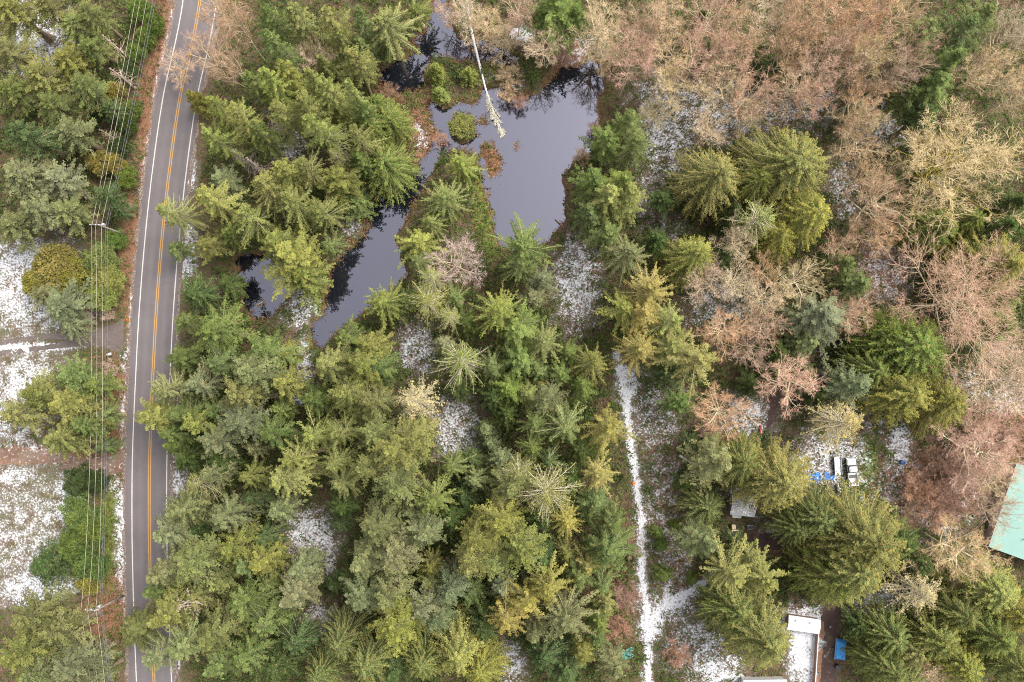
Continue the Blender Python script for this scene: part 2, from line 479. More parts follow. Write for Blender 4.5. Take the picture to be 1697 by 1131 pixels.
MODEL = {
    'F': [fir(11, nb=84, ns=6, ang=34, sl=0.3, dens=8, tw=0.14), fir(12, nb=76, ns=6, ang=34, sl=0.32, dens=8, tw=0.14, pw=0.75, ljit=(0.45, 1.2), zb=0.46),
          fir(13, nb=92, ns=6, ang=32, sl=0.28, dens=8, tw=0.14, droop=0.42, sdroop=0.4, zb=0.36), fir(14, nb=72, ns=7, ang=38, sl=0.34, dens=8, tw=0.14, ljit=(0.45, 1.22), pw=0.75, zb=0.46),
          fir(15, nb=80, ns=6, ang=30, sl=0.3, dens=8, tw=0.15, lop=0.24, droop=0.35), fir(16, nb=96, ns=6, ang=40, sl=0.36, dens=8, tw=0.12, pw=1.05, zb=0.3, lop=0.2),
          fir(17, nb=66, ns=7, ang=34, sl=0.36, dens=8, tw=0.14, ljit=(0.35, 1.25), pw=0.7, zb=0.5, lop=0.3, fol=0.9)],
    'O': [fir(21, nb=70, ns=6, ang=27, sl=0.2, limbr=0.06, dens=9, tl=0.27, tw=0.12, zb=0.5, ljit=(0.5, 1.2)), fir(22, nb=80, ns=6, ang=25, sl=0.18, droop=0.4, limbr=0.06, dens=9, tl=0.26, tw=0.12, pw=0.75),
          fir(23, nb=62, ns=6, ang=28, sl=0.22, droop=0.1, limbr=0.06, dens=9, tl=0.27, tw=0.12, ljit=(0.45, 1.25), zb=0.52), fir(24, nb=68, ns=6, ang=26, sl=0.2, droop=0.3, limbr=0.06, dens=8, lop=0.25),
          fir(25, nb=90, ns=5, ang=24, sl=0.16, droop=0.5, sdroop=0.5, limbr=0.06, dens=9, tl=0.26, tw=0.11, zb=0.42, ljit=(0.7, 1.1)), fir(26, nb=58, ns=6, ang=30, sl=0.24, droop=0.2, limbr=0.065, dens=8, fol=0.85, lop=0.3, ljit=(0.4, 1.25))],
    'C': [fir(31, h=22, nb=190, ns=6, ang=34, sl=0.22, dens=9, tl=0.25, tw=0.11, ogive=True, pw=0.62, ljit=(0.9, 1.04), droop=0.45, sdroop=0.6, zb=0.2, e0=-0.2, e1=0.5, ndroop=0.4, lop=0.06, limbr=0.05, mat_=M_CEDAR),
          fir(32, h=22, nb=180, ns=6, ang=36, sl=0.24, dens=9, tl=0.25, tw=0.11, ogive=True, pw=0.72, ljit=(0.88, 1.05), droop=0.5, sdroop=0.6, zb=0.2, e0=-0.1, e1=0.4, ndroop=0.45, lop=0.08, limbr=0.05, mat_=M_CEDAR),
          fir(33, h=22, nb=170, ns=6, ang=32, sl=0.24, dens=9, tl=0.25, tw=0.11, ogive=True, pw=0.55, ljit=(0.86, 1.05), droop=0.35, sdroop=0.5, zb=0.2, e0=-0.2, e1=0.5, ndroop=0.35, lop=0.1, limbr=0.055, mat_=M_CEDAR)],
    'P': [fir(41, h=27, R=4.8, nb=84, ns=6, ang=34, sl=0.3, dens=10, tl=0.27, tw=0.11, droop=0.12, sdroop=0.15, zb=0.48, pw=0.7, ljit=(0.5, 1.15), na=46, ndroop=-0.05, e0=0.0),
          fir(42, h=27, R=4.8, nb=74, ns=6, ang=38, sl=0.34, dens=10, tl=0.27, tw=0.115, droop=0.18, sdroop=0.18, zb=0.5, pw=0.65, ljit=(0.45, 1.2), na=46, ndroop=-0.05, e0=0.0),
          fir(43, h=27, R=4.8, nb=92, ns=6, ang=32, sl=0.28, dens=10, tl=0.26, tw=0.11, droop=0.28, sdroop=0.25, zb=0.45, pw=0.75, ljit=(0.5, 1.15), na=46, ndroop=0.0),
          fir(44, h=27, R=4.8, nb=78, ns=6, ang=36, sl=0.32, dens=10, tl=0.27, tw=0.115, droop=0.08, sdroop=0.12, zb=0.5, pw=0.65, ljit=(0.45, 1.2), na=46, ndroop=-0.05, lop=0.25)],
    'H': [fir(51, h=22, nb=76, ns=4, ang=32, sl=0.4, fol=0.72, limbr=0.06, dens=4.5, tl=0.28, tw=0.09, droop=0.1, pw=0.7, bare_in=0.3),
          fir(52, h=22, nb=90, ns=4, ang=34, sl=0.42, fol=0.66, limbr=0.055, dens=4.5, tl=0.28, tw=0.09, droop=0.05, pw=0.65, bare_in=0.35)],
    'A': [bare(61, nl=17), bare(62, nl=15, R=4.8), bare(63, nl=19, R=4.2, trunk_h=0.4), bare(64, nl=16, trunk_h=0.5), bare(65, nl=10, multi=2, R=3.8)],
    'W': [bare(66, h=18, R=7.4, nl=26, c1=8, c2=8, c3=6, trunk_h=0.42, r0=0.26, tw=0.026, limb_scale=1.5)],
    'M': [bare(71, h=17, R=8.2, nl=9, c1=9, c2=9, c3=7, multi=2, trunk_h=0.25, r0=0.3, crook=0.28, limb_scale=2.2, tw=0.04, lift=0.5)],
    'B': [shrub(81), shrub(82, nc=70, per=70), shrub(83, h=5, R=2.4, nc=100, per=55, ls=0.24)],
    'T': [bare(91, h=4, R=2.4, nl=9, c1=6, c2=6, c3=5, multi=3, trunk_h=0.15, r0=0.05, tw=0.026, limb_scale=0.6)],
    'Y': [fir(95, h=9, R=2.6, nb=90, ns=4, dens=6, tl=0.26, tw=0.12, zb=0.05, pw=0.9), fir(96, h=9, R=2.6, nb=76, ns=4, dens=6, tl=0.26, tw=0.12, zb=0.05, ljit=(0.6, 1.2))],
}
def snag(seed, h=16.0, R=3.2, nb=60):
    rg = np.random.default_rng(seed)
    tm, lm, fm = MB(), MB(), MB()
    u = np.linspace(0, 1, 9)
    t = np.sort(rg.random(nb))
    L = np.maximum(R * (1 - t) ** 0.8 * rg.uniform(0.4, 1.1, nb), 0.3)
    az = rg.uniform(0, 6.28, nb)
    C = []
    for s in np.linspace(0, 1, 5):
        C.append(np.stack([np.cos(az + 0.3 * s) * L * s, np.sin(az + 0.3 * s) * L * s, h * (0.3 + 0.68 * t) - L * 0.12 * s + 0.1 * L * s * s], 1))
    C = np.stack(C, 1)
    lm.tubes(C, (0.03 + 0.02 * L / R)[:, None] * (1.05 - np.linspace(0, 0.8, 5))[None], 3)
    for j in range(7):
        s = rg.uniform(0.35, 1, nb)
        i = np.minimum((s * 4).astype(int), 3)
        p = C[np.arange(nb), i] + (C[np.arange(nb), i + 1] - C[np.arange(nb), i]) * (s * 4 - i)[:, None]
        d = nrm(nrm(C[:, -1] - C[:, 0]) + rg.normal(0, 0.6, (nb, 3)))
        l = L * rg.uniform(0.15, 0.4, nb)
        S = nrm(np.cross(d, rg.normal(0, 1, (nb, 3)))) * 0.025
        fm.quads(np.stack([p - S, p + S, p + S * 0.4 + d * l[:, None], p - S * 0.4 + d * l[:, None]], 1), rg.random(nb))
    tr = trunk_mb(h, 0.24, rg, bend=0.25, top=0.04)
    return tr.mesh('trunk', M_BARK, True), lm.mesh('limbs', M_BARK), fm.mesh('twigs', M_TWIG)
MODEL['S'] = [snag(101), snag(102, nb=45, R=3.6)]

TINT = {  # colour word, foliage colour
    'ol': ('olive', (0.150, 0.165, 0.056)), 'yg': ('yellow-green', (0.180, 0.205, 0.062)), 'dk': ('dark green', (0.060, 0.090, 0.032)),
    'gg': ('grey-green', (0.150, 0.170, 0.085)), 'br': ('bright green', (0.115, 0.165, 0.045)), 'go': ('golden', (0.225, 0.205, 0.066)),
    'bl': ('blue-green', (0.135, 0.165, 0.088)), 'gr': ('mid-green', (0.110, 0.145, 0.050)), 'ye': ('yellow', (0.205, 0.190, 0.055)),
    'pk': ('pinkish-brown', (0.45, 0.285, 0.185)), 'ta': ('tan', (0.46, 0.35, 0.215)), 'st': ('straw-coloured', (0.33, 0.29, 0.15)), 'mo': ('yellowish-tan', (0.43, 0.345, 0.20)), 'gy': ('greyish', (0.42, 0.33, 0.27)), 'rd': ('red-brown', (0.35, 0.215, 0.145)),
}
BARKCOL = {'F': (0.27, 0.23, 0.13), 'O': (0.38, 0.33, 0.17), 'C': (0.34, 0.28, 0.13), 'P': (0.2, 0.15, 0.1), 'H': (0.52, 0.45, 0.33),
           'S': (0.42, 0.35, 0.28), 'A': (0.56, 0.47, 0.31), 'W': (0.54, 0.45, 0.30), 'M': (0.32, 0.26, 0.06), 'B': (0.14, 0.1, 0.07), 'T': (0.34, 0.22, 0.14), 'Y': (0.2, 0.16, 0.09)}

# (apex x, apex y in photograph pixels, crown radius in pixels, kind, tint[, height])
TREES = []
def T_(kind, tint, rows):
    for r in rows:
        if 225 < r[0] < 345 and r[1] > 560: r = (r[0] - 10, *r[1:])
        TREES.append((r[0], r[1], r[2], kind, tint, r[3] if len(r) > 3 else None))

# --- forest left of the road, top
T_('P', 'ol', [(18, 18, 46), (72, 8, 42), (122, 42, 44), (12, 82, 40), (60, 128, 44), (112, 98, 44), (150, 18, 30)])
T_('P', 'gr', [(148, 70, 32, 11), (142, 140, 36), (86, 172, 40), (20, 150, 38)])
T_('P', 'gg', [(112, 218, 44), (30, 290, 54), (92, 300, 46), (112, 352, 40), (22, 372, 44), (60, 345, 38)])
T_('F', 'dk', [(25, 215, 44, 18), (170, 320, 28, 12), (190, 345, 22, 8), (178, 175, 24, 9)])
T_('S', 'ta', [(172, 62, 20, 11), (184, 116, 20, 10), (166, 216, 14, 9)])
T_('B', 'br', [(228, 14, 22, 4), (250, 36, 17, 4), (236, 58, 18, 4), (222, 82, 16, 4), (214, 178, 17, 4), (203, 292, 19, 4), (186, 395, 18, 4)])
T_('B', 'ye', [(182, 150, 18, 5), (160, 266, 24, 5), (185, 268, 18, 5)])
T_('B', 'dk', [(208, 108, 18, 4), (205, 205, 17, 4), (192, 240, 17, 4), (155, 180, 18, 5)])
# --- left of the road, middle and bottom
T_('B', 'ye', [(82, 440, 40, 7), (58, 462, 30, 6), (112, 452, 32, 6), (142, 968, 22, 5)])
T_('B', 'yg', [(160, 428, 30, 5), (172, 462, 28, 5), (160, 492, 26, 5)])
T_('P', 'gg', [(96, 505, 44, 12), (112, 536, 30, 9), (72, 488, 30, 9)])
T_('T', 'gy', [(152, 520, 18), (175, 520, 14), (180, 610, 16)])
T_('F', 'ol', [(48, 655, 46, 15), (102, 668, 48, 15), (84, 728, 42, 15), (20, 690, 40, 14)])
T_('F', 'gr', [(132, 708, 40, 14), (152, 640, 34, 11), (108, 622, 40, 13), (168, 690, 26, 9), (168, 740, 22, 8)])
T_('S', 'ta', [(138, 680, 18, 10)])
T_('B', 'dk', [(124, 798, 26, 5), (152, 800, 18, 5)])
T_('B', 'br', [(124, 852, 32, 6), (142, 880, 28, 6), (122, 905, 32, 6), (138, 935, 32, 6)])
T_('Y', 'dk', [(62, 942, 42, 8)])
T_('P', 'ol', [(48, 1030, 50, 18), (92, 1052, 44, 16), (26, 1088, 48, 20)])
T_('P', 'gg', [(108, 1108, 44, 16), (152, 1090, 30, 10), (160, 1122, 28, 10), (62, 1118, 44, 18)])
# --- right of the road, top
T_('A', 'pk', [(352, 16, 38), (300, 118, 30, 13), (362, 82, 36), (396, 48, 28), (386, 108, 26), (325, 70, 22, 12)])
T_('F', 'gr', [(425, 14, 34), (452, 62, 34), (590, 26, 30), (410, 128, 32), (598, 172, 30), (588, 330, 42, 14), (425, 222, 36)])
T_('Y', 'ye', [(318, 158, 26, 9)])
T_('O', 'yg', [(352, 168, 36), (345, 222, 40), (268, 342, 38), (330, 322, 46), (402, 350, 42), (385, 182, 34)])
T_('F', 'ol', [(492, 18, 42), (545, 26, 34), (562, 54, 28), (584, 105, 38), (512, 122, 34), (500, 172, 38), (560, 292, 46, 16)])
T_('F', 'yg', [(440, 124, 38), (472, 106, 32), (542, 152, 34), (578, 152, 34), (522, 200, 36), (455, 282, 40), (462, 178, 34)])
T_('O', 'ol', [(632, 22, 58), (500, 275, 36), (430, 305, 42), (592, 222, 34), (470, 330, 42), (528, 342, 42, 17)])
T_('A', 'ta', [(500, 72, 34, 14)])
T_('C', 'br', [(648, 190, 38, 13), (622, 172, 30, 13), (640, 268, 46, 13), (612, 205, 30, 16)])
T_('H', 'yg', [(540, 222, 32), (548, 250, 26)])
T_('S', 'gy', [(432, 160, 34), (455, 205, 26), (390, 250, 24), (415, 265, 22)])
# --- around the pond
T_('Y', 'yg', [(720, 112, 23, 6), (728, 150, 19, 5), (776, 118, 20, 5)])
T_('B', 'yg', [(765, 205, 22, 2.5)])
T_('O', 'yg', [(762, 268, 34, 11), (735, 322, 46, 14), (692, 396, 42, 13), (712, 365, 28, 12)])
T_('A', 'ta', [(768, 22, 32, 12), (806, 34, 40, 13), (832, 62, 36, 12), (905, 70, 36, 13)])
T_('A', 'pk', [(858, 14, 36, 13), (752, 12, 24, 10)])
T_('T', 'ta', [(846, 128, 22, 3.5), (965, 262, 16, 3.5), (838, 150, 18, 3)])
T_('T', 'rd', [(940, 90, 20, 3), (732, 232, 14, 2), (648, 150, 18, 2.5), (985, 215, 14, 3), (862, 165, 15, 2.5)])
T_('F', 'br', [(925, 5, 54, 18), (955, 22, 36, 15), (895, 22, 34, 13)])
T_('F', 'gr', [(1048, 192, 42, 19), (1062, 232, 36, 19), (1012, 232, 38, 17), (985, 300, 42, 17), (978, 345, 40, 16), (1010, 385, 34, 16)])
T_('F', 'yg', [(1032, 288, 42, 21), (1045, 330, 42, 21), (1012, 320, 42, 20)])
T_('O', 'gg', [(1038, 415, 48, 19)])
T_('O', 'gr', [(872, 402, 56, 18), (862, 440, 40, 15), (692, 430, 30, 13)])
T_('F', 'yg', [(482, 426, 62, 17), (452, 402, 44, 16), (506, 455, 40, 13)])
T_('O', 'yg', [(630, 498, 46, 13), (826, 518, 50, 20)])
T_('F', 'gr', [(668, 500, 30, 10)])
T_('H', 'yg', [(712, 456, 32, 18), (700, 498, 42, 19), (768, 602, 56, 19), (745, 520, 30, 16)])
T_('A', 'gy', [(770, 438, 44, 15)])
T_('H', 'st', [(682, 668, 48, 19)])
# --- dense forest right of the road, middle
T_('F', 'dk', [(318, 482, 42, 13), (372, 470, 30, 13), (312, 765, 32, 13), (360, 760, 34, 13)])
T_('F', 'gr', [(345, 548, 50, 18), (305, 530, 28, 12), (430, 582, 42, 19), (362, 600, 38, 18), (300, 690, 44, 18), (290, 742, 32, 14), (448, 722, 40, 18)])
T_('O', 'gg', [(275, 640, 38, 18), (330, 640, 40, 18)])
T_('F', 'yg', [(258, 688, 42, 16), (330, 700, 36, 18)])
T_('P', 'gg', [(405, 618, 50, 24), (398, 702, 46), (348, 730, 40)])
T_('F', 'ol', [(590, 608, 46), (535, 605, 42), (560, 655, 38), (605, 570, 36), (392, 660, 40), (465, 640, 40, 18)])
T_('F', 'gr', [(568, 565, 34, 12), (510, 660, 36, 15), (625, 610, 34, 18)])
T_('O', 'ol', [(508, 728, 46), (552, 722, 36), (486, 760, 40), (540, 768, 36), (558, 802, 40)])
T_('O', 'yg', [(468, 800, 50)])
T_('P', 'ol', [(660, 742, 58, 28), (620, 662, 34), (652, 800, 48, 27), (600, 778, 36), (690, 720, 42), (615, 720, 36)])
T_('P', 'gg', [(625, 872, 48), (665, 922, 44), (640, 985, 44), (700, 1012, 42)])
T_('F', 'gg', [(600, 932, 48), (690, 895, 42), (592, 1000, 42)])
T_('P', 'yg', [(660, 1050, 50, 28), (790, 895, 46), (830, 868, 46)])
T_('O', 'gr', [(715, 826, 46, 20), (748, 775, 32, 16), (820, 610, 34, 16)])
T_('F', 'dk', [(760, 640, 26, 8), (562, 872, 22, 8), (545, 975, 26, 9), (780, 760, 26, 10), (740, 860, 34, 14), (820, 660, 30, 12), (765, 825, 30, 12)])
T_('Y', 'bl', [(802, 712, 24, 9), (812, 735, 20, 8)])
T_('P', 'bl', [(745, 985, 40, 22), (728, 1028, 36, 21)])
# --- centre and toward the path
T_('F', 'br', [(862, 545, 44, 18), (858, 598, 38, 17), (845, 640, 34, 15), (1130, 668, 32, 10)])
T_('O', 'ol', [(906, 560, 36, 18), (985, 605, 42, 18)])
T_('Y', 'go', [(866, 590, 22, 12), (895, 640, 24, 11)])
T_('P', 'bl', [(908, 662, 36, 17)])
T_('O', 'gr', [(940, 702, 48, 20), (888, 700, 30, 14), (880, 740, 34, 14)])
T_('O', 'go', [(1012, 706, 50, 19), (940, 872, 36, 18), (990, 790, 38, 16)])
T_('H', 'ol', [(898, 820, 56, 23), (862, 790, 44, 20)])
T_('P', 'ol', [(835, 800, 40, 22), (862, 912, 48, 25), (812, 935, 44), (770, 930, 40)])
T_('F', 'dk', [(952, 800, 34, 13), (965, 745, 30, 12), (900, 870, 34, 14), (900, 930, 38, 14), (780, 990, 34, 14)])
T_('F', 'gr', [(1012, 912, 52, 20), (1025, 870, 32, 17), (960, 960, 36, 16), (985, 840, 34, 15)])
T_('O', 'go', [(912, 982, 42, 20), (868, 1005, 42, 20), (832, 1042, 46, 20), (975, 940, 30, 16)])
T_('O', 'gg', [(942, 1028, 54, 20)])
T_('F', 'dk', [(905, 1092, 44, 13), (940, 1118, 36, 12), (800, 1040, 34, 13)])
T_('F', 'gg', [(1022, 1108, 34, 12)])
T_('C', 'yg', [(760, 1088, 54, 17), (800, 1115, 40, 16)])
T_('C', 'gr', [(565, 1072, 46, 17), (610, 1098, 44, 17), (700, 1100, 44, 16), (530, 1118, 40, 16)])
T_('F', 'gg', [(480, 992, 44, 20), (490, 950, 34, 17)])
T_('F', 'dk', [(492, 1072, 44, 15), (452, 1108, 44, 16), (650, 1118, 40, 14), (432, 890, 32, 14), (460, 1030, 32, 14), (576, 970, 30, 13), (410, 830, 36, 15)])
T_('S', 'ta', [(492, 1042, 26, 12)])
# --- bottom left forest beside the road
T_('H', 'ol', [(330, 805, 40, 18)])
T_('F', 'gg', [(298, 848, 42, 19), (280, 888, 38, 19), (268, 955, 46, 21), (362, 852, 44, 20), (345, 790, 30, 17)])
T_('P', 'ol', [(332, 932, 50, 22), (382, 905, 42, 21)])
T_('F', 'ol', [(232, 1046, 42, 19), (270, 1028, 46, 20), (352, 1050, 46, 20), (430, 930, 42, 18)])
T_('O', 'gg', [(300, 1085, 48, 19), (258, 1098, 40, 18)])
T_('F', 'gr', [(395, 1000, 42, 18), (402, 1092, 48, 18), (432, 1040, 42, 18), (350, 1115, 44, 18), (400, 950, 36, 17)])
T_('S', 'gy', [(302, 1002, 36, 18)])
T_('F', 'gr', [(300, 592, 34, 13), (290, 410, 24, 9), (262, 985, 36, 16), (292, 715, 34, 15)])
# --- alders, top right
T_('A', 'pk', [(1062, 52, 46), (1040, 118, 44), (1152, 62, 44), (1195, 26, 44), (1205, 112, 42), (1245, 62, 44), (1300, 18, 46), (1342, 52, 46), (1292, 66, 42),
               (1372, 20, 44), (1402, 62, 44), (1334, 102, 44), (1384, 112, 44), (1432, 28, 44), (1352, 168, 38), (1410, 150, 40), (1404, 232, 38, 14),
               (1450, 340, 52, 15), (1492, 110, 38), (1522, 88, 36), (1470, 60, 40), (1375, 405, 32, 12), (1440, 288, 34, 14), (1465, 385, 36, 13), (1250, 150, 40)])
T_('A', 'ta', [(1000, 28, 46), (1105, 20, 42), (1102, 92, 42), (1122, 142, 42), (1172, 168, 42), (1260, 14, 42), (1000, 92, 38, 13), (1310, 145, 40), (1450, 88, 40),
               (1462, 142, 40), (1492, 20, 40), (1435, 195, 36), (1185, 205, 34, 12), (1240, 195, 34, 12), (1652, 92, 46, 17), (1685, 50, 44, 17), (1690, 150, 42, 15), (1090, 185, 32, 11)])
T_('F', 'dk', [(1136, 60, 24, 8), (1255, 105, 24, 8), (1168, 22, 26, 9), (1190, 70, 24, 8), (1375, 75, 26, 8), (1290, 110, 24, 8), (1420, 185, 26, 8), (1535, 190, 40, 14)])
T_('F', 'gr', [(1532, 45, 44, 20), (1582, 85, 52, 21), (1612, 42, 48, 21), (1562, 130, 48, 18), (1640, 20, 44, 20), (1512, 150, 36, 14)])
T_('M', 'mo', [(1592, 250, 100)])
T_('C', 'br', [(1560, 372, 46, 14), (1612, 362, 34, 12)])
T_('C', 'ol', [(1190, 282, 62, 20), (1322, 262, 76, 22), (1665, 432, 62, 20)])
T_('C', 'yg', [(1345, 352, 46, 20), (1300, 385, 42, 18), (1262, 300, 40, 18)])
T_('H', 'yg', [(1268, 348, 52, 20)])
T_('F', 'dk', [(1690, 330, 46, 15), (1675, 372, 40, 15), (1222, 348, 34, 12), (1205, 420, 32, 12), (1100, 330, 28, 10), (1090, 395, 28, 10)])
# --- right middle
T_('C', 'yg', [(1150, 418, 46, 19)])
T_('A', 'ta', [(1222, 398, 34), (1322, 458, 46, 13), (1175, 470, 40, 13), (1222, 455, 38, 13), (1262, 492, 40, 13), (1655, 650, 56, 16), (1690, 600, 40, 15)])
T_('A', 'pk', [(1202, 545, 40, 13), (1272, 540, 38, 13), (1412, 525, 40, 14), (1210, 682, 52, 14), (1306, 642, 50, 14), (1600, 690, 30, 10), (1240, 590, 34, 12), (1638, 742, 58, 15), (1260, 440, 30, 12)])
T_('W', 'pk', [(1592, 490, 84, 18)])
T_('F', 'gr', [(1432, 462, 40, 14), (1405, 432, 32, 13), (1620, 578, 42, 16), (1665, 540, 46, 17), (1690, 490, 36, 16)])
T_('F', 'bl', [(1368, 528, 58, 19), (1425, 648, 50, 19), (1345, 560, 36, 15)])
T_('C', 'br', [(1528, 575, 72, 19), (1478, 552, 44, 16), (1452, 610, 40, 15)])
T_('C', 'yg', [(1508, 650, 62, 18), (1580, 668, 50, 17)])
T_('H', 'st', [(1402, 702, 52, 17)])
T_('O', 'go', [(1078, 482, 58, 21), (1065, 524, 46, 20), (1068, 578, 44, 19), (1162, 592, 62, 20)])
T_('O', 'yg', [(1110, 530, 42, 19), (1035, 510, 42, 17), (1120, 572, 40, 17)])
T_('F', 'dk', [(1110, 620, 34, 11), (1300, 585, 36, 11), (1340, 620, 34, 10), (1290, 460, 26, 9), (1250, 640, 26, 8), (1360, 660, 30, 10)])
# --- right bottom
T_('F', 'gg', [(1190, 765, 58, 21), (1168, 905, 44, 18)])
T_('C', 'gr', [(1240, 765, 50, 19), (1172, 842, 34, 10), (1215, 1018, 48, 16), (1385, 965, 56, 17), (1330, 880, 38, 14), (1360, 860, 46, 17)])
T_('C', 'ol', [(1300, 795, 62, 22), (1265, 1062, 66, 21), (1455, 905, 84, 24), (1420, 945, 56, 22)])
T_('O', 'ol', [(1212, 952, 54, 20), (1272, 962, 46, 18), (1245, 930, 34, 16)])
T_('F', 'dk', [(1502, 905, 46, 13), (1530, 940, 38, 13), (1150, 740, 26, 9), (1225, 915, 30, 12), (1428, 1040, 28, 9)])
T_('A', 'ta', [(1592, 905, 60, 15), (1660, 800, 36, 13), (1655, 845, 30, 13), (1545, 1112, 36, 11), (1500, 660, 24, 9)])
T_('H', 'st', [(1540, 985, 52, 16)])
T_('T', 'rd', [(1560, 780, 42, 4), (1585, 815, 40, 4), (1530, 800, 36, 4), (1560, 845, 36, 4), (1615, 735, 34, 4), (1600, 770, 34, 4), (1500, 850, 30, 3.5), (1660, 720, 34, 4), (1180, 720, 22, 3), (1050, 905, 20, 3), (1040, 985, 24, 3), (1025, 1045, 24, 3), (1120, 1085, 24, 3)])
T_('C', 'gr', [(1484, 1062, 44, 14), (1466, 1100, 32, 12), (1565, 1058, 54, 17), (1605, 1025, 46, 17), (1655, 1062, 52, 18), (1482, 1115, 44, 15), (1690, 1105, 48, 18)])
T_('C', 'yg', [(1648, 985, 56, 18), (1690, 1020, 44, 18), (1600, 1100, 48, 16)])
T_('Y', 'br', [(1098, 905, 16, 3), (1102, 955, 20, 3.5), (1090, 885, 14, 3), (1140, 800, 22, 5), (1120, 870, 12, 2.5), (1150, 962, 14, 3)])

LANDMARKS = [
    ('the upper utility pole', 175, 378), ('the lower utility pole', 172, 1000), ('the upper driveway mouth', 195, 560), ('the lower driveway mouth', 195, 770),
    ("the photo's top left corner", 0, 0), ("the photo's bottom left corner", 0, 1131), ("the photo's bottom right corner", 1697, 1131), ("the photo's top right corner", 1697, 0),
    ('the small left pond', 430, 488), ('the narrow pond channel', 565, 490), ('the green peninsula tip', 765, 258), ('the brown snowy pond bank', 692, 215),
    ('the fallen white trunk', 800, 95), ("the pond's right arm", 880, 335), ("the pond's upper right bank", 985, 185), ('the snow patch under the pond', 955, 470),
    ('the snow gap at forest centre', 690, 580), ('the snow gap left of the path', 755, 712), ('the snow clearing near the road', 512, 890),
    ('the upper end of the snowy path', 1035, 640), ('the fork in the snowy path', 1075, 1035), ('the middle of the snowy path', 1060, 860), ('the turquoise tarp', 1038, 1083),
    ('the grey shed roof', 1224, 832), ('the white pickup', 1409, 782), ('the snowy fenced yard', 1330, 1080), ('the blue-covered trailer', 1390, 1075),
    ('the snow-dusted car', 1470, 1008), ('the turquoise roof', 1670, 860), ('the red-brown brush thicket', 1560, 800), ('the big mossy maple', 1592, 250),
    ('the broad bare alder at right', 1598, 488), ('the snow-speckled clearing', 1150, 235), ('the leafy verge at the top', 255, 110), ('the snowy field by the hedge', 45, 860),
    ('the snowy field beside the driveway', 30, 480), ('the red and white pole', 1260, 718), ('the tan tractor', 1215, 878), ("the bottom edge's middle", 800, 1131),
    ("the top edge's middle", 600, 0), ('the fallen grey snag by the road', 330, 1000),
    ('the dead snag between road and pond', 432, 165), ('the alder stand at the top', 1300, 90), ('the bright grove of cedars', 1530, 610), ('the golden firs', 1090, 530),
    ('the small snow gap at the bottom', 535, 1030), ('the palest star-shaped fir', 898, 820), ('the straw-coloured fir left of centre', 682, 668), ('the fir branch over the road', 245, 690),
]
ORD = ['nearest', 'second nearest', 'third nearest', 'fourth nearest', 'fifth nearest', 'sixth nearest', 'seventh nearest', 'eighth nearest', 'ninth nearest', 'tenth nearest', 'eleventh nearest', 'twelfth nearest']

def direction(dx, dy):
    if math.hypot(dx, dy) < 9:
        return 'beside'
    a = math.degrees(math.atan2(-dy, dx)) % 360
    return ['right of', 'above', 'left of', 'below'][int(((a + 45) % 360) // 90)]

def make_labels():
    keys = []
    for (x, y, r, k, t, h) in TREES:
        size = '' if k in 'MTW' else ('large ' if r >= 50 else ('slender ' if r < 30 and k not in 'BY' else ('low ' if k == 'B' and r < 20 else '')))
        phrase = f"{size}{TINT[t][0]} {KIND[k][1]}"
        nm, lx, ly = min(LANDMARKS, key=lambda L: (L[1] - x) ** 2 + (L[2] - y) ** 2)
        keys.append((phrase, direction(x - lx, y - ly), nm, math.hypot(x - lx, y - ly)))
    groups = {}
    for i, kk in enumerate(keys):
        groups.setdefault(kk[:3], []).append(i)
    out = [None] * len(keys)
    for (phrase, di, nm), ids in groups.items():
        ids.sort(key=lambda i: keys[i][3])
        for n, i in enumerate(ids):
            out[i] = f"{phrase} {di} {nm}" if len(ids) == 1 else f"{phrase}, {ORD[n]} {di} {nm}"
    for i, t in enumerate(TREES):
        if t[3] == 'W': out[i] = 'broadest leafless alder, pinkish fine twigs, near the right edge'
        if t[3] == 'M': out[i] = 'largest leafless maple, yellow mossy limbs and tan twigs, toward top right'
    return out

GROUPS = {'F': 'firs of the forest', 'O': 'open-branched firs', 'C': 'rounded cedars', 'P': 'clumpy pines', 'H': 'half-bare firs', 'S': 'dead conifers',
          'A': 'leafless alders', 'W': None, 'M': None, 'B': 'evergreen shrubs', 'T': 'bare shrubs', 'Y': 'young firs'}

def tag(o, label=None, cat=None, group=None, kind=None):
    if label: o['label'] = label
    if cat: o['category'] = cat
    if group: o['group'] = group
    if kind: o['kind'] = kind
    return o

def obj(name, me, parent=None, loc=None, rot=None):
    o = bpy.data.objects.new(name, me)
    COL.objects.link(o)
    if parent: o.parent = parent
    if loc is not None: o.location = loc
    if rot is not None: o.rotation_euler = rot
    return o

def dry(x, y):
    """True where a trunk can stand: off the water and off the road"""
    i, j = int((y + 68) / GS) + FN, int((x + 112) / GS) + FN
    if not (0 <= i < GX.shape[0] and 0 <= j < GX.shape[1]):
        return True
    return wet[i, j] < 0.3 and rd[i, j] > 47

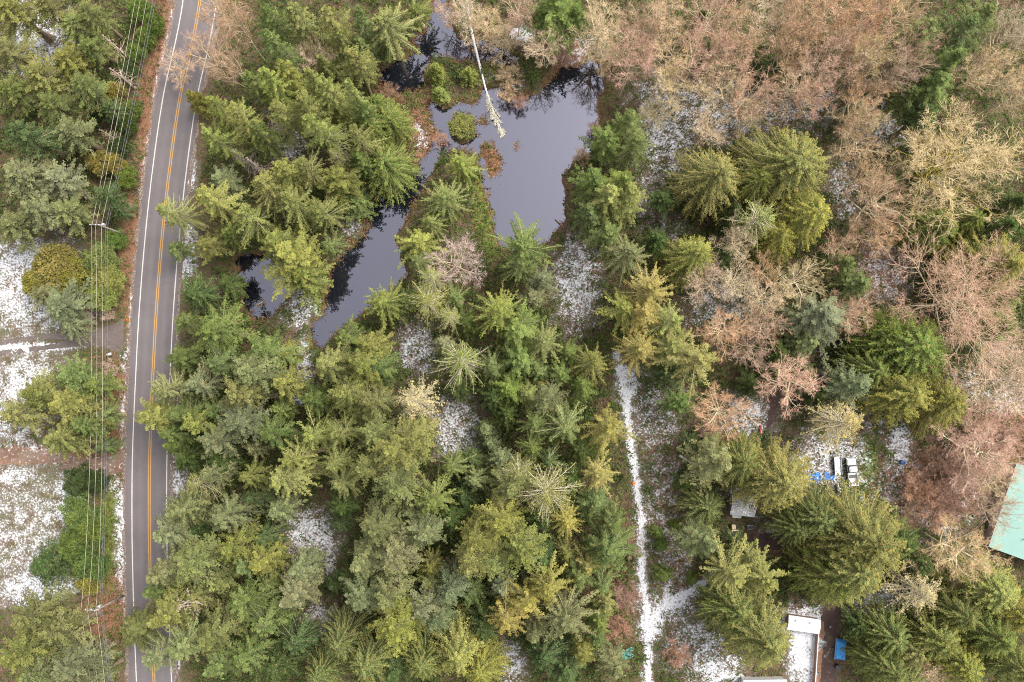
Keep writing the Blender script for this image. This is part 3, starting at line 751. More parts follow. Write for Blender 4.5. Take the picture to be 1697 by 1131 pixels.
def fill_forest():
    """smaller firs in the gaps of the closed forest"""
    rg = random.Random(99)
    pts = [(x + rg.uniform(-11, 11), y + rg.uniform(-11, 11)) for x in range(300, 1010, 24) for y in range(8, 1135, 24)]
    pts += [(x + rg.uniform(-11, 11), y + rg.uniform(-11, 11)) for x in range(1500, 1700, 26) for y in range(1030, 1135, 26)]
    rg.shuffle(pts)
    X = np.array([p[0] for p in pts]); Y = np.array([p[1] for p in pts])
    near = lambda a: a
    bad = blobs(X, Y, SNOW) > 0.12
    bad |= inside(X, Y, POND) | inside(X, Y, POND2)
    for q in (POND, POND2, PATH, PATH2, DRIVE3):
        bad |= seg_dist(X, Y, q) < (34 if q in (PATH, PATH2, DRIVE3) else 26)
    bad |= seg_dist(X, Y, ROADPX) < 62
    bad |= (X > 690) & (X < 1000) & (Y < 460)
    n = 0
    for (x, y), b in zip(pts, bad):
        if b or n >= 95:
            continue
        if min(math.hypot(x - t[0], y - t[1]) / (t[2] * (0.95 if t[3] not in 'AHTSW' else 0.8)) for t in TREES) < 1.0:
            continue
        TREES.append((x, y, rg.uniform(25, 36), rg.choice('FFFO'), rg.choice(['dk', 'gr', 'gr', 'ol', 'gg']), rg.uniform(11, 17)))
        n += 1

def plant_trees():
    fill_forest()
    labels = make_labels()
    for i, (x, y, r, k, t, h) in enumerate(TREES):
        rg = random.Random(i * 131 + 5)
        nm, ph, cat, mh, mr, dh = KIND[k]
        if h is None:
            h = dh * rg.uniform(0.86, 1.12) * (0.55 if x < 200 else 1.0)
        fz = {'O': 0.95, 'H': 0.95, 'A': 0.85, 'F': 0.9, 'P': 0.84, 'C': 0.84}.get(k, 0.9)
        p = W(x, y, h * fz)
        while h > 5.5 and not dry(p.x, p.y):
            h *= 0.94
            p = W(x, y, h * fz)
        rm = {'A': 1.08, 'T': 1.0, 'M': 1.0, 'B': 1.15, 'Y': 1.2, 'C': 1.24}.get(k, 1.24) * r * (CAMH - 0.6 * h) / FOC
        root = obj(nm, None, None, (p.x, p.y, 0.0), (rg.gauss(0, 0.025), rg.gauss(0, 0.025), rg.uniform(0, 6.28)))
        root.empty_display_size = 0.5
        sxy = rm / mr
        root.scale = (sxy * rg.uniform(0.94, 1.06), sxy * rg.uniform(0.94, 1.06), h / mh)
        tag(root, labels[i], cat, GROUPS[k])
        trunk, limbs, crown = MODEL[k][rg.randrange(len(MODEL[k]))]
        c = TINT[t][1]
        v = rg.uniform(0.86, 1.16)
        c = (c[0] * v * rg.uniform(0.93, 1.08), c[1] * v, c[2] * v * rg.uniform(0.85, 1.2), 1)
        b = BARKCOL[k]
        bv = rg.uniform(0.8, 1.2)
        b = (b[0] * bv, b[1] * bv, b[2] * bv, 1)
        if trunk:
            obj('trunk', trunk, root).color = b
        lo = obj('stems' if k in 'BT' else 'limbs', limbs, root); lo.color = b; lo['kind'] = 'stuff'
        co = obj({'S': 'twigs', 'A': 'twigs', 'W': 'twigs', 'M': 'twigs', 'T': 'twigs', 'B': 'foliage'}.get(k, 'crown'), crown, root)
        co.color = c
        if k in 'SAMTW': co['kind'] = 'stuff'

# ------------------------------------------------------------------ the ground
POND = [(719, -60), (719, 0), (707, 43), (691, 57), (689, 87), (662, 100), (634, 112), (624, 130), (634, 148), (655, 158), (675, 148), (700, 150), (707, 173), (712, 200), (727, 220),
        (715, 243), (691, 273), (679, 292), (660, 312), (630, 330), (606, 330), (600, 352), (612, 375), (596, 397), (580, 412), (560, 425), (545, 455), (540, 490), (537, 517), (513, 540), (521, 575),
        (528, 586), (543, 564), (566, 541), (596, 520), (622, 500), (655, 478), (675, 452), (662, 425), (656, 398), (672, 360), (691, 327), (716, 285), (733, 254), (760, 243), (788, 254),
        (795, 290), (807, 333), (817, 377), (823, 406), (845, 415), (880, 412), (912, 402), (918, 380), (938, 368), (934, 320), (930, 287), (958, 262), (982, 247), (989, 207), (992, 160),
        (1002, 127), (992, 95), (975, 92), (955, 112), (936, 102), (915, 130), (892, 153), (868, 162), (850, 166), (834, 142), (798, 150), (787, 172), (757, 167), (737, 182), (716, 166), (703, 150),
        (703, 120), (712, 93), (735, 91), (757, 98), (790, 101), (850, 109), (863, 98), (845, 87), (814, 73), (774, 64), (757, 65), (751, 47), (744, 0), (744, -60)]
POND2 = [(388, 428), (396, 470), (408, 516), (425, 531), (446, 526), (471, 503), (484, 478), (486, 445), (450, 425), (408, 418)]
ISLES = [(766, 212, 22, 24), (806, 248, 9, 14), (818, 272, 13, 20), (856, 242, 6, 8), (712, 158, 12, 8), (430, 507, 5, 6), (800, 200, 8, 10)]

def inside(px, py, poly):
    c = np.zeros(px.shape, bool)
    n = len(poly)
    for i in range(n):
        x1, y1 = poly[i]; x2, y2 = poly[(i + 1) % n]
        if y1 == y2: continue
        cond = ((y1 > py) != (y2 > py)) & (px < (x2 - x1) * (py - y1) / (y2 - y1) + x1)
        c ^= cond
    return c

def seg_dist(px, py, pts):
    d = np.full(px.shape, 1e9)
    for (x1, y1), (x2, y2) in zip(pts[:-1], pts[1:]):
        dx, dy = x2 - x1, y2 - y1
        t = np.clip(((px - x1) * dx + (py - y1) * dy) / (dx * dx + dy * dy), 0, 1)
        d = np.minimum(d, np.hypot(px - x1 - t * dx, py - y1 - t * dy))
    return d

ROADPX = [(352, -120), (337, -50), (330, 10), (319, 70), (297.5, 167), (280, 290), (268.5, 397), (259.5, 510), (254, 610), (249.3, 720), (247.6, 800), (248, 904), (251, 1020), (255, 1121), (259, 1200)]
PATH = [(1022, 590), (1034, 640), (1040, 690), (1045, 740), (1055, 800), (1062, 860), (1062, 920), (1066, 980), (1074, 1030), (1074, 1080), (1072, 1160)]
PATH2 = [(1074, 1036), (1096, 1008), (1128, 990), (1156, 972), (1185, 955)]
DRIVE1 = [(-60, 586), (0, 577), (80, 567), (150, 560), (205, 558)]
DRIVE2 = [(-60, 752), (0, 754), (70, 760), (140, 770), (205, 770)]
DRIVE3 = [(1385, 1180), (1372, 1131), (1370, 1080), (1374, 1030), (1378, 990), (1360, 930), (1330, 905), (1290, 898), (1240, 900), (1215, 915)]
DRIVE4 = [(1278, 720), (1280, 690), (1285, 650)]

SNOW = [  # x, y, rx, ry, amount
    (1080, 1035, 24, 34, .9), (1112, 1000, 36, 22, .8), (1145, 980, 26, 16, .7),
    (955, 468, 46, 86, .62), (690, 578, 38, 52, .6), (756, 708, 48, 66, .55), (515, 888, 56, 50, .68), (548, 935, 14, 40, .6), (1040, 640, 24, 36, .8), (1090, 690, 55, 90, .42),
    (1100, 820, 40, 120, .4), (1115, 900, 50, 70, .48), (1110, 1000, 60, 60, .42), (1160, 1070, 70, 60, .5), (1190, 1110, 50, 36, .72), (498, 512, 44, 42, .5), (500, 610, 22, 62, .6),
    (500, 650, 26, 26, .7), (1100, 215, 60, 110, .58), (1190, 190, 130, 60, .52), (1310, 180, 110, 46, .45), (1450, 215, 70, 46, .5), (1400, 310, 36, 60, .45), (1200, 500, 80, 60, .45),
    (1470, 440, 56, 70, .5), (1240, 690, 50, 44, .6), (1375, 765, 80, 60, .62), (1490, 745, 22, 52, .8), (1530, 820, 130, 80, .42), (1465, 1000, 60, 34, .8), (870, 58, 28, 16, 1.0),
    (480, 240, 46, 46, .45), (535, 1030, 70, 34, .65), (850, 1100, 26, 44, .6), (70, 70, 70, 80, .62), (1670, 650, 50, 50, .4), (700, 232, 14, 20, .55), (693, 212, 8, 8, .8), (960, 90, 40, 40, .5),
    (580, 370, 30, 24, .5), (450, 480, 120, 20, .2), (1290, 870, 34, 34, .55), (1350, 640, 60, 60, .3), (1430, 560, 50, 60, .4), (1650, 560, 40, 40, .4), (840, 140, 30, 26, .35),
    (40, 470, 95, 95, .6), (45, 640, 80, 60, .6), (20, 700, 60, 60, .55), (40, 575, 100, 9, .8), (60, 745, 70, 14, .45), (40, 880, 110, 120, .42), (115, 830, 30, 60, .7), (60, 975, 80, 40, .6), (10, 790, 60, 20, .6),
    (1335, 1080, 34, 60, .95), (1330, 1030, 50, 30, .9), (205, 700, 7, 60, .7), (200, 880, 12, 110, .75), (208, 600, 8, 26, .6), (190, 800, 24, 22, .45), (310, 420, 20, 50, .72), (300, 800, 18, 40, .62),
    (315, 290, 14, 30, .6), (1230, 815, 40, 30, .5), (1440, 690, 40, 40, .4), (1600, 640, 40, 40, .35), (1070, 330, 26, 60, .4), (1110, 380, 40, 30, .35), (1060, 930, 14, 120, .35), (290, 30, 10, 100, .3)]
GREEN = [(800, 340, 22, 70, 1), (790, 280, 16, 30, .8), (815, 400, 20, 40, .9), (535, 500, 24, 44, .9), (480, 500, 50, 50, .4), (520, 570, 20, 30, .7), (80, 850, 90, 120, .4), (180, 880, 22, 130, .75), (200, 440, 30, 60, .35),
         (1420, 800, 40, 60, .6), (1100, 830, 60, 160, .35), (830, 120, 40, 40, .6), (1440, 760, 20, 60, .7), (185, 1090, 22, 60, .6), (110, 970, 60, 40, .6)]
RED = [(692, 210, 46, 60, 1), (255, 110, 36, 240, .9), (215, 420, 24, 140, .7), (1560, 800, 100, 80, .8), (1660, 720, 60, 60, .8), (1010, 960, 60, 150, .55), (1290, 900, 70, 30, .5), (180, 1000, 60, 70, .8), (190, 690, 26, 110, .8),
       (1120, 850, 50, 200, .4), (40, 755, 110, 16, .9), (950, 100, 50, 40, .7), (812, 258, 20, 40, 1), (1460, 440, 60, 70, .6), (1180, 740, 40, 60, .6), (985, 190, 18, 60, .6), (650, 150, 40, 30, .7), (860, 160, 40, 30, .4)]

def blobs(px, py, lst):
    m = np.zeros(px.shape)
    for x, y, rx, ry, a in lst:
        q = np.sqrt(((px - x) / rx) ** 2 + ((py - y) / ry) ** 2)
        m = np.maximum(m, a * np.clip((1.35 - q) / 0.9, 0, 1))
    return m

def blur(a, n):
    for _ in range(n):
        a = (np.roll(a, 1, 0) + a + np.roll(a, -1, 0)) / 3
        a = (np.roll(a, 1, 1) + a + np.roll(a, -1, 1)) / 3
    return a

GS = 0.5
dx = np.arange(-112, 108.01, GS)
dy = np.arange(-68, 84.01, GS)
far = np.array([150, 220, 400, 900, 2500.0])
gx = np.concatenate([-far[::-1], dx, far])
gy = np.concatenate([-far[::-1], dy, far])
GX, GY = np.meshgrid(gx, gy)
gpx, gpy = to_px(np.stack([GX.ravel(), GY.ravel(), np.zeros(GX.size)], 1))
gpx, gpy = gpx.reshape(GX.shape), gpy.reshape(GX.shape)
lowf = sum(np.sin(GX * fx + ph) * np.sin(GY * fy + ph * 1.7) for fx, fy, ph in ((.9, 1.1, 0), (1.7, 1.3, 2), (2.6, 2.9, 4), (.35, .4, 1))) * 0.25
wet = (inside(gpx, gpy, POND) | inside(gpx, gpy, POND2)).astype(float)
for x, y, rx, ry in ISLES:
    wet[((gpx - x) / rx) ** 2 + ((gpy - y) / ry) ** 2 < 1] = 0
wet = blur(wet, 2)
rag = blur(RNG.normal(0, 1, GX.shape), 1)
wet = np.where(wet > 0.01, np.clip(wet + lowf * 0.3 + rag * 0.35, 0, 1), wet)
FN = 5
snow = blobs(gpx, gpy, SNOW)
snow = np.maximum(snow, np.clip(1.1 - np.minimum(seg_dist(gpx, gpy, PATH), seg_dist(gpx, gpy, PATH2)) / 11, 0, 0.8))
rd = seg_dist(gpx, gpy, ROADPX)
snow = np.where((gpx > 250) & (rd < 58) & (((gpy > 380) & (gpy < 450)) | ((gpy > 750) & (gpy < 850))), np.maximum(snow, 0.42), snow)
# a thin line of snow along the left edge of the asphalt
edge = np.clip(1 - np.abs(rd - 43) / 5, 0, 1) * ((gpx < 300) & (np.sin(gpy / 37.0) + np.sin(gpy / 91.0 + 1) > -0.6))
snow = np.maximum(snow, edge * 0.55)
snow = np.where((wet > 0.02), snow * np.clip(1 - wet * 1.6, 0, 1), snow)
green = blobs(gpx, gpy, GREEN)
red = blobs(gpx, gpy, RED)
Hh = np.clip(lowf * 0.12, -0.1, 0.1) * np.clip((rd - 70) / 60, 0, 1) - 0.02 - wet * 1.1
def ground_h(x, y):
    return -0.1

def build_ground():
    ny, nx = GX.shape
    v = np.stack([GX.ravel(), GY.ravel(), Hh.ravel()], 1)
    idx = np.arange(nx * ny).reshape(ny, nx)
    F = np.stack([idx[:-1, :-1], idx[:-1, 1:], idx[1:, 1:], idx[1:, :-1]], -1).reshape(-1, 4)
    me = bpy.data.meshes.new('ground')
    me.vertices.add(len(v)); me.vertices.foreach_set('co', v.ravel())
    me.loops.add(F.size); me.loops.foreach_set('vertex_index', F.ravel().astype(np.int32))
    me.polygons.add(len(F)); me.polygons.foreach_set('loop_start', (np.arange(len(F)) * 4).astype(np.int32))
    for nm, arr in (('snow', snow), ('green', green), ('red', red), ('wet', wet)):
        a = me.attributes.new(nm, 'FLOAT', 'POINT')
        a.data.foreach_set('value', arr.ravel().astype(np.float32))
    me.update(calc_edges=True)
    me.polygons.foreach_set('use_smooth', np.ones(len(F), dtype=bool))
    m, nt, out = mat('forest_floor')
    p = N(nt, 'ShaderNodeBsdfPrincipled')
    p.inputs['Roughness'].default_value = 0.95
    def at(n):
        return N(nt, 'ShaderNodeAttribute', attribute_name=n).outputs['Fac']
    n1 = maprange(nt, noise(nt, 2.6, 6, 0.7), 0.32, 0.68)
    n2 = maprange(nt, noise(nt, 0.25, 4, 0.6), 0.35, 0.65)
    n3 = maprange(nt, noise(nt, 6.5, 5, 0.7), 0.3, 0.7)
    soil = mixc(nt, n1, (0.045, 0.030, 0.018), (0.17, 0.105, 0.062))
    soil = mixc(nt, math_(nt, 'MULTIPLY', n2, 0.55), soil, (0.055, 0.075, 0.022))
    litter = mixc(nt, n3, (0.10, 0.045, 0.025), (0.33, 0.165, 0.09))
    rf = maprange(nt, math_(nt, 'ADD', math_(nt, 'MULTIPLY', at('red'), 0.8), noise(nt, 0.9, 6, 0.7)), 0.75, 0.95)
    c = mixc(nt, rf, soil, litter)
    moss = mixc(nt, n1, (0.05, 0.08, 0.015), (0.20, 0.22, 0.04))
    gf = maprange(nt, math_(nt, 'ADD', math_(nt, 'MULTIPLY', at('green'), 0.7), noise(nt, 1.1, 6, 0.7)), 0.8, 0.98)
    c = mixc(nt, gf, c, moss)
    # snow flecks: threshold of fine noise against the amount lying here
    fine = noise(nt, 2.7, 5, 0.62)
    wide = noise(nt, 0.55, 5, 0.6)
    fld = math_(nt, 'ADD', math_(nt, 'MULTIPLY', fine, 0.62), math_(nt, 'MULTIPLY', wide, 0.38))
    amt = math_(nt, 'ADD', at('snow'), 0.0)
    thr = maprange(nt, amt, 0.0, 1.0, 0.635, 0.385)
    sf = maprange(nt, math_(nt, 'SUBTRACT', fld, thr), -0.04, 0.06)
    sf = math_(nt, 'MULTIPLY', sf, math_(nt, 'GREATER_THAN', amt, 0.03))
    dust = math_(nt, 'MULTIPLY', math_(nt, 'MULTIPLY', amt, maprange(nt, wide, 0.35, 0.6)), 0.4)
    c = mixc(nt, dust, c, (0.50, 0.50, 0.52))
    scol = mixc(nt, maprange(nt, noise(nt, 1.7, 4), 0.35, 0.65), (0.52, 0.53, 0.56), (0.70, 0.70, 0.72))
    c = mixc(nt, math_(nt, 'MULTIPLY', sf, 0.93), c, scol)
    nt.links.new(c, p.inputs['Base Color'])
    bp = N(nt, 'ShaderNodeBump')
    bp.inputs['Strength'].default_value = 0.7
    bp.inputs['Distance'].default_value = 0.12
    nt.links.new(math_(nt, 'ADD', n1, math_(nt, 'MULTIPLY', sf, 0.5)), bp.inputs['Height'])
    nt.links.new(bp.outputs[0], p.inputs['Normal'])
    nt.links.new(p.outputs[0], out.inputs[0])
    me.materials.append(m)
    tag(obj('ground', me), kind='structure')

WATER_Z = -0.55
def build_water():
    m, nt, out = mat('pond_water')
    p = N(nt, 'ShaderNodeBsdfPrincipled')
    p.inputs['Base Color'].default_value = (0.008, 0.009, 0.014, 1)
    p.inputs['Roughness'].default_value = 0.015
    p.inputs['IOR'].default_value = 2.6
    p.inputs['Specular Tint'].default_value = (0.86, 0.84, 1.0, 1)
    bp = N(nt, 'ShaderNodeBump')
    bp.inputs['Strength'].default_value = 0.06
    bp.inputs['Distance'].default_value = 0.02
    nt.links.new(noise(nt, 1.2, 2), bp.inputs['Height'])
    nt.links.new(bp.outputs[0], p.inputs['Normal'])
    nt.links.new(p.outputs[0], out.inputs[0])
    for poly, nm in ((POND, 'pond_water'), (POND2, 'pond_water')):
        xs = [q[0] for q in poly]; ys = [q[1] for q in poly]
        a, b = W(min(xs) - 8, max(ys) + 8, WATER_Z), W(max(xs) + 8, min(ys) - 8, WATER_Z)
        me = bpy.data.meshes.new('pond_water')
        me.from_pydata([(a.x, a.y, WATER_Z), (b.x, a.y, WATER_Z), (b.x, b.y, WATER_Z), (a.x, b.y, WATER_Z)], [], [(0, 1, 2, 3)])
        me.materials.append(m)
        tag(obj(nm, me), kind='structure')

# ------------------------------------------------------------------ road, driveways, paths
def smooth_line(pts, step=1.0):
    """Catmull-Rom through world points, resampled"""
    P = [np.array((p.x, p.y)) for p in pts]
    P = [2 * P[0] - P[1]] + P + [2 * P[-1] - P[-2]]
    out = []
    for i in range(1, len(P) - 2):
        n = max(2, int(np.linalg.norm(P[i + 1] - P[i]) / step))
        for j in range(n):
            t = j / n
            out.append(0.5 * ((2 * P[i]) + (-P[i - 1] + P[i + 1]) * t + (2 * P[i - 1] - 5 * P[i] + 4 * P[i + 1] - P[i + 2]) * t * t
                       + (-P[i - 1] + 3 * P[i] - 3 * P[i + 1] + P[i + 2]) * t ** 3))
    out.append(P[-2])
    return np.array(out)

def strip(name, line, a, b, z, material, parent=None, jit=0.0, kind='structure', cols=1, ends=0.0):
    T = nrm(np.gradient(line, axis=0))
    Nn = np.stack([T[:, 1], -T[:, 0]], 1)           # to the right of travel
    n = len(line)
    ja = RNG.normal(0, jit, n) if jit else np.zeros(n)
    jb = RNG.normal(0, jit, n) if jit else np.zeros(n)
    A = a + ja if np.isscalar(a) else np.asarray(a) + ja
    B = b + jb if np.isscalar(b) else np.asarray(b) + jb
    vv = []
    for c in range(cols + 1):
        f = c / cols
        o = A * (1 - f) + B * f
        vv.append(np.concatenate([line + Nn * o[:, None], np.full((n, 1), z)], 1))
    V = np.stack(vv, 1).reshape(-1, 3)
    F = []
    w = cols + 1
    for i in range(n - 1):
        for c in range(cols):
            F.append((i * w + c, i * w + c + 1, (i + 1) * w + c + 1, (i + 1) * w + c))
    me = bpy.data.meshes.new(name)
    me.from_pydata([tuple(x) for x in V], [], F)
    me.materials.append(material)
    o = obj(name, me, parent)
    if kind and not parent: o['kind'] = kind
    return o

def fleck_mat(name, base, fleck, scale, lo, hi, wide=None, widescale=0.3, rough=0.9):
    m, nt, out = mat(name)
    p = N(nt, 'ShaderNodeBsdfPrincipled')
    p.inputs['Roughness'].default_value = rough
    c = mixc(nt, maprange(nt, noise(nt, scale * 3, 3), 0.3, 0.7, 0.0, 0.45), base, tuple(x * 0.6 for x in base))
    if wide:
        c = mixc(nt, maprange(nt, noise(nt, widescale, 3), 0.42, 0.62), c, wide)
    c = mixc(nt, maprange(nt, noise(nt, scale, 6, 0.7), lo, hi), c, fleck)
    nt.links.new(c, p.inputs['Base Color'])
    nt.links.new(p.outputs[0], out.inputs[0])
    return m

def build_road():
    m, nt, out = mat('asphalt')
    p = N(nt, 'ShaderNodeBsdfPrincipled')
    p.inputs['Roughness'].default_value = 0.9
    g = maprange(nt, noise(nt, 14, 5, 0.7), 0.3, 0.7)
    c = mixc(nt, g, (0.100, 0.086, 0.088), (0.140, 0.120, 0.122))
    c = mixc(nt, maprange(nt, noise(nt, 0.22, 4, 0.6), 0.4, 0.7, 0, 0.6), c, (0.088, 0.075, 0.077))
    # long tyre-polished tracks, from the offset stored on the sheet
    at = N(nt, 'ShaderNodeAttribute', attribute_name='across').outputs['Fac']
    tr = math_(nt, 'COSINE', math_(nt, 'MULTIPLY', math_(nt, 'SUBTRACT', math_(nt, 'ABSOLUTE', at), 1.65), 3.7))
    tr = math_(nt, 'MULTIPLY', maprange(nt, tr, -1, 1), maprange(nt, noise(nt, 0.15, 3), 0.3, 0.7, 0.1, 0.38))
    c = mixc(nt, tr, c, (0.160, 0.140, 0.140))
    v = N(nt, 'ShaderNodeTexVoronoi', feature='DISTANCE_TO_EDGE')
    v.inputs['Scale'].default_value = 0.18
    tc = N(nt, 'ShaderNodeTexCoord')
    nz = N(nt, 'ShaderNodeTexNoise'); nz.inputs['Scale'].default_value = 1.3
    nt.links.new(tc.outputs['Object'], nz.inputs['Vector'])
    va = N(nt, 'ShaderNodeVectorMath', operation='MULTIPLY_ADD')
    nt.links.new(nz.outputs['Color'], va.inputs[0]); va.inputs[1].default_value = (1.6, 1.6, 0)
    nt.links.new(tc.outputs['Object'], va.inputs[2]); nt.links.new(va.outputs[0], v.inputs['Vector'])
    crack = maprange(nt, v.outputs['Distance'], 0.0, 0.006, 0.35, 0.0)
    c = mixc(nt, crack, c, (0.05, 0.046, 0.047))
    nt.links.new(c, p.inputs['Base Color'])
    nt.links.new(p.outputs[0], out.inputs[0])
    line = smooth_line([W(x, y) for x, y in ROADPX], 1.0)
    road = strip('road', line[::-1], -4.55, 3.95, 0.03, m, jit=0.07, cols=24)
    # line runs downward in the photograph: reversed so that +offset is the right-hand side
    n = len(line)
    off = np.tile(np.linspace(-4.55, 3.95, 25), n)
    a = road.data.attributes.new('across', 'FLOAT', 'POINT')
    a.data.foreach_set('value', off.astype(np.float32))
    my = fleck_mat('yellow_paint', (0.50, 0.27, 0.05), (0.22, 0.15, 0.08), 4, 0.5, 0.7)
    mw = fleck_mat('white_paint', (0.56, 0.51, 0.47), (0.24, 0.21, 0.20), 4, 0.5, 0.7)
    fine = smooth_line([W(x, y) for x, y in ROADPX], 0.6)[::-1]
    for o, w, mm, nm in ((-0.19, 0.15, my, 'yellow_centre_line'), (0.19, 0.15, my, 'yellow_centre_line'), (-3.28, 0.19, mw, 'white_edge_line'), (3.28, 0.19, mw, 'white_edge_line')):
        strip(nm, fine, o - w / 2, o + w / 2, 0.036, mm, road, jit=0.006)
    # asphalt's crumbled gravel shoulder
    mg = fleck_mat('gravel_shoulder', (0.16, 0.12, 0.10), (0.32, 0.27, 0.24), 3.0, 0.5, 0.62, (0.12, 0.07, 0.045), 0.4)
    strip('gravel_shoulder', line[::-1], -5.1, -4.4, 0.012, mg, road, jit=0.2)
    strip('gravel_shoulder', line[::-1], 3.8, 4.45, 0.012, mg, road, jit=0.2)

    mdrive = fleck_mat('drive_gravel', (0.125, 0.10, 0.09), (0.20, 0.165, 0.15), 2.2, 0.55, 0.7, (0.095, 0.07, 0.06), 0.3)
    mdirt = fleck_mat('dirt_track', (0.185, 0.125, 0.09), (0.55, 0.53, 0.52), 1.6, 0.56, 0.66, (0.13, 0.07, 0.045), 0.35)
    mmud = fleck_mat('dark_mud', (0.085, 0.05, 0.042), (0.22, 0.11, 0.05), 1.2, 0.56, 0.68, (0.05, 0.03, 0.028), 0.3)
    d1 = smooth_line([W(x, y) for x, y in DRIVE1], 0.5)
    n = len(d1)
    u = np.linspace(0, 1, n)
    drv = strip('driveway', d1, -1.45 - 2.2 * np.clip((u - 0.78) / 0.22, 0, 1) ** 2, -0.55 + 0.7 * np.clip((u - 0.55) / 0.12, 0, 1), 0.012, mdrive, jit=0.06, cols=2)
    strip('wheel_track', d1, 0.55 - 0.6 * np.clip((u - 0.55) / 0.12, 0, 1), 1.45 + 2.6 * np.clip((u - 0.78) / 0.22, 0, 1) ** 2, 0.018, mdrive, drv, jit=0.06, cols=2)
    d2 = smooth_line([W(x, y) for x, y in DRIVE2], 0.5)
    u = np.linspace(0, 1, len(d2))
    strip('dirt_driveway', d2, -1.3 - 1.6 * np.clip((u - 0.8) / 0.2, 0, 1) ** 2, 1.1 + 1.8 * np.clip((u - 0.8) / 0.2, 0, 1) ** 2, 0.014, mdirt, jit=0.16, cols=2)
    d3 = smooth_line([W(x, y) for x, y in DRIVE3], 0.5)
    strip('muddy_driveway', d3, -1.5, 1.5, 0.012, mmud, jit=0.15, cols=2)
    d4 = smooth_line([W(x, y) for x, y in DRIVE4], 0.5)
    strip('dirt_path', d4, -0.9, 0.9, 0.012, mmud, jit=0.15)
    msnow = fleck_mat('trodden_snow', (0.60, 0.60, 0.62), (0.22, 0.15, 0.10), 2.6, 0.52, 0.62)
    pth = smooth_line([W(x, y) for x, y in PATH], 0.35)
    u = np.arange(len(pth)) * 0.35
    pth = pth + np.stack([0.16 * np.sin(u * 0.9) + 0.1 * np.sin(u * 2.3 + 1), 0 * u], 1)
    wv = 0.4 + 0.12 * np.sin(u * 0.55 + 1) + 0.1 * np.sin(u * 1.7)
    strip('snowy_path', pth, -wv, wv * 0.9, 0.02, msnow, jit=0.13)
    pth = smooth_line([W(x, y) for x, y in PATH2], 0.35)
    strip('snowy_path', pth, -0.6, 0.55, 0.026, msnow, jit=0.2)

# ------------------------------------------------------------------ box and tube parts
def box_mesh(name, sx, sy, sz, material, bevel=0.02, taper=None):
    bm = bmesh.new()
    bmesh.ops.create_cube(bm, size=1)
    for v in bm.verts:
        k = taper if (taper and v.co.z > 0) else (1, 1)
        v.co = Vector((v.co.x * sx * k[0], v.co.y * sy * k[1], v.co.z * sz))
    if bevel:
        bmesh.ops.bevel(bm, geom=bm.edges[:], offset=min(bevel, min(sx, sy, sz) * 0.3), segments=2, affect='EDGES')
    me = bpy.data.meshes.new(name)
    bm.to_mesh(me); bm.free()
    me.materials.append(material)
    return me

def bx(parent, name, size, c, material, bevel=0.02, rot=None, taper=None):
    return obj(name, box_mesh(name, *size, material, bevel, taper), parent, c, rot)

def tube_mesh(name, pts, radii, sides, material, caps=True):
    m = MB()
    m.tubes(np.array(pts, float)[None], np.array(radii, float)[None], sides)
    me = m.mesh(name, material, True)
    if caps:
        bm = bmesh.new(); bm.from_mesh(me)
        bmesh.ops.holes_fill(bm, edges=[e for e in bm.edges if e.is_boundary], sides=0)
        bm.to_mesh(me); bm.free()
    return me

def tb(parent, name, pts, radii, sides, material):
    return obj(name, tube_mesh(name, pts, radii, sides, material), parent)

def thing(name, loc, rz, label, cat, group=None):
    o = obj(name, None, None, loc, (0, 0, rz))
    o.empty_display_size = 0.5
    return tag(o, label, cat, group)

def plain(name, col, rough=0.6, var=0.25, scale=2.0, metal=0.0, snowy=0.0):
    m, nt, out = mat(name)
    p = N(nt, 'ShaderNodeBsdfPrincipled')
    p.inputs['Roughness'].default_value = rough
    p.inputs['Metallic'].default_value = metal
    c = mixc(nt, maprange(nt, noise(nt, scale, 5, 0.65), 0.3, 0.7, 0, 1), tuple(x * (1 + var) for x in col), tuple(x * (1 - var) for x in col))
    if snowy:
        ge = N(nt, 'ShaderNodeNewGeometry')
        sx = N(nt, 'ShaderNodeSeparateXYZ')
        nt.links.new(ge.outputs['Normal'], sx.inputs[0])
        f = maprange(nt, noise(nt, 2.6, 6, 0.7), 0.62 - 0.34 * snowy, 0.68 - 0.34 * snowy)
        f = math_(nt, 'MULTIPLY', f, maprange(nt, sx.outputs['Z'], 0.4, 0.8))
        c = mixc(nt, f, c, (0.66, 0.665, 0.69))
    nt.links.new(c, p.inputs['Base Color'])
    nt.links.new(p.outputs[0], out.inputs[0])
    return m

MW = plain('weathered_wood', (0.22, 0.19, 0.16), 0.9, 0.35, 3)
MBROWN = plain('brown_boards', (0.26, 0.14, 0.08), 0.9, 0.3, 2)
MGREY = plain('grey_metal', (0.35, 0.36, 0.38), 0.5, 0.2, 3, 0.3)
MWIRE = plain('wire', (0.42, 0.37, 0.30), 0.6, 0.15, 1)
MDWIRE = plain('dark_wire', (0.12, 0.12, 0.14), 0.6, 0.15, 1)
MCER = plain('ceramic', (0.75, 0.75, 0.78), 0.3, 0.1, 4)
MWHITE = plain('white_enamel', (0.56, 0.55, 0.53), 0.45, 0.12, 2.5)
MWSNOW = plain('white_paint_snow', (0.6, 0.6, 0.6), 0.6, 0.2, 2.5, snowy=0.7)
MGSNOW = plain('grey_roof_snow', (0.33, 0.32, 0.31), 0.8, 0.25, 2.5, snowy=0.32)
MSNOWROOF = plain('snowed_roof', (0.5, 0.48, 0.46), 0.8, 0.2, 2, snowy=0.8)
MDARK = plain('dark_plastic', (0.04, 0.042, 0.05), 0.5, 0.3, 4)
MTYRE = plain('tyre_rubber', (0.03, 0.03, 0.03), 0.9, 0.3, 5)
MGLASS = plain('dark_glass', (0.03, 0.035, 0.04), 0.12, 0.2, 2)
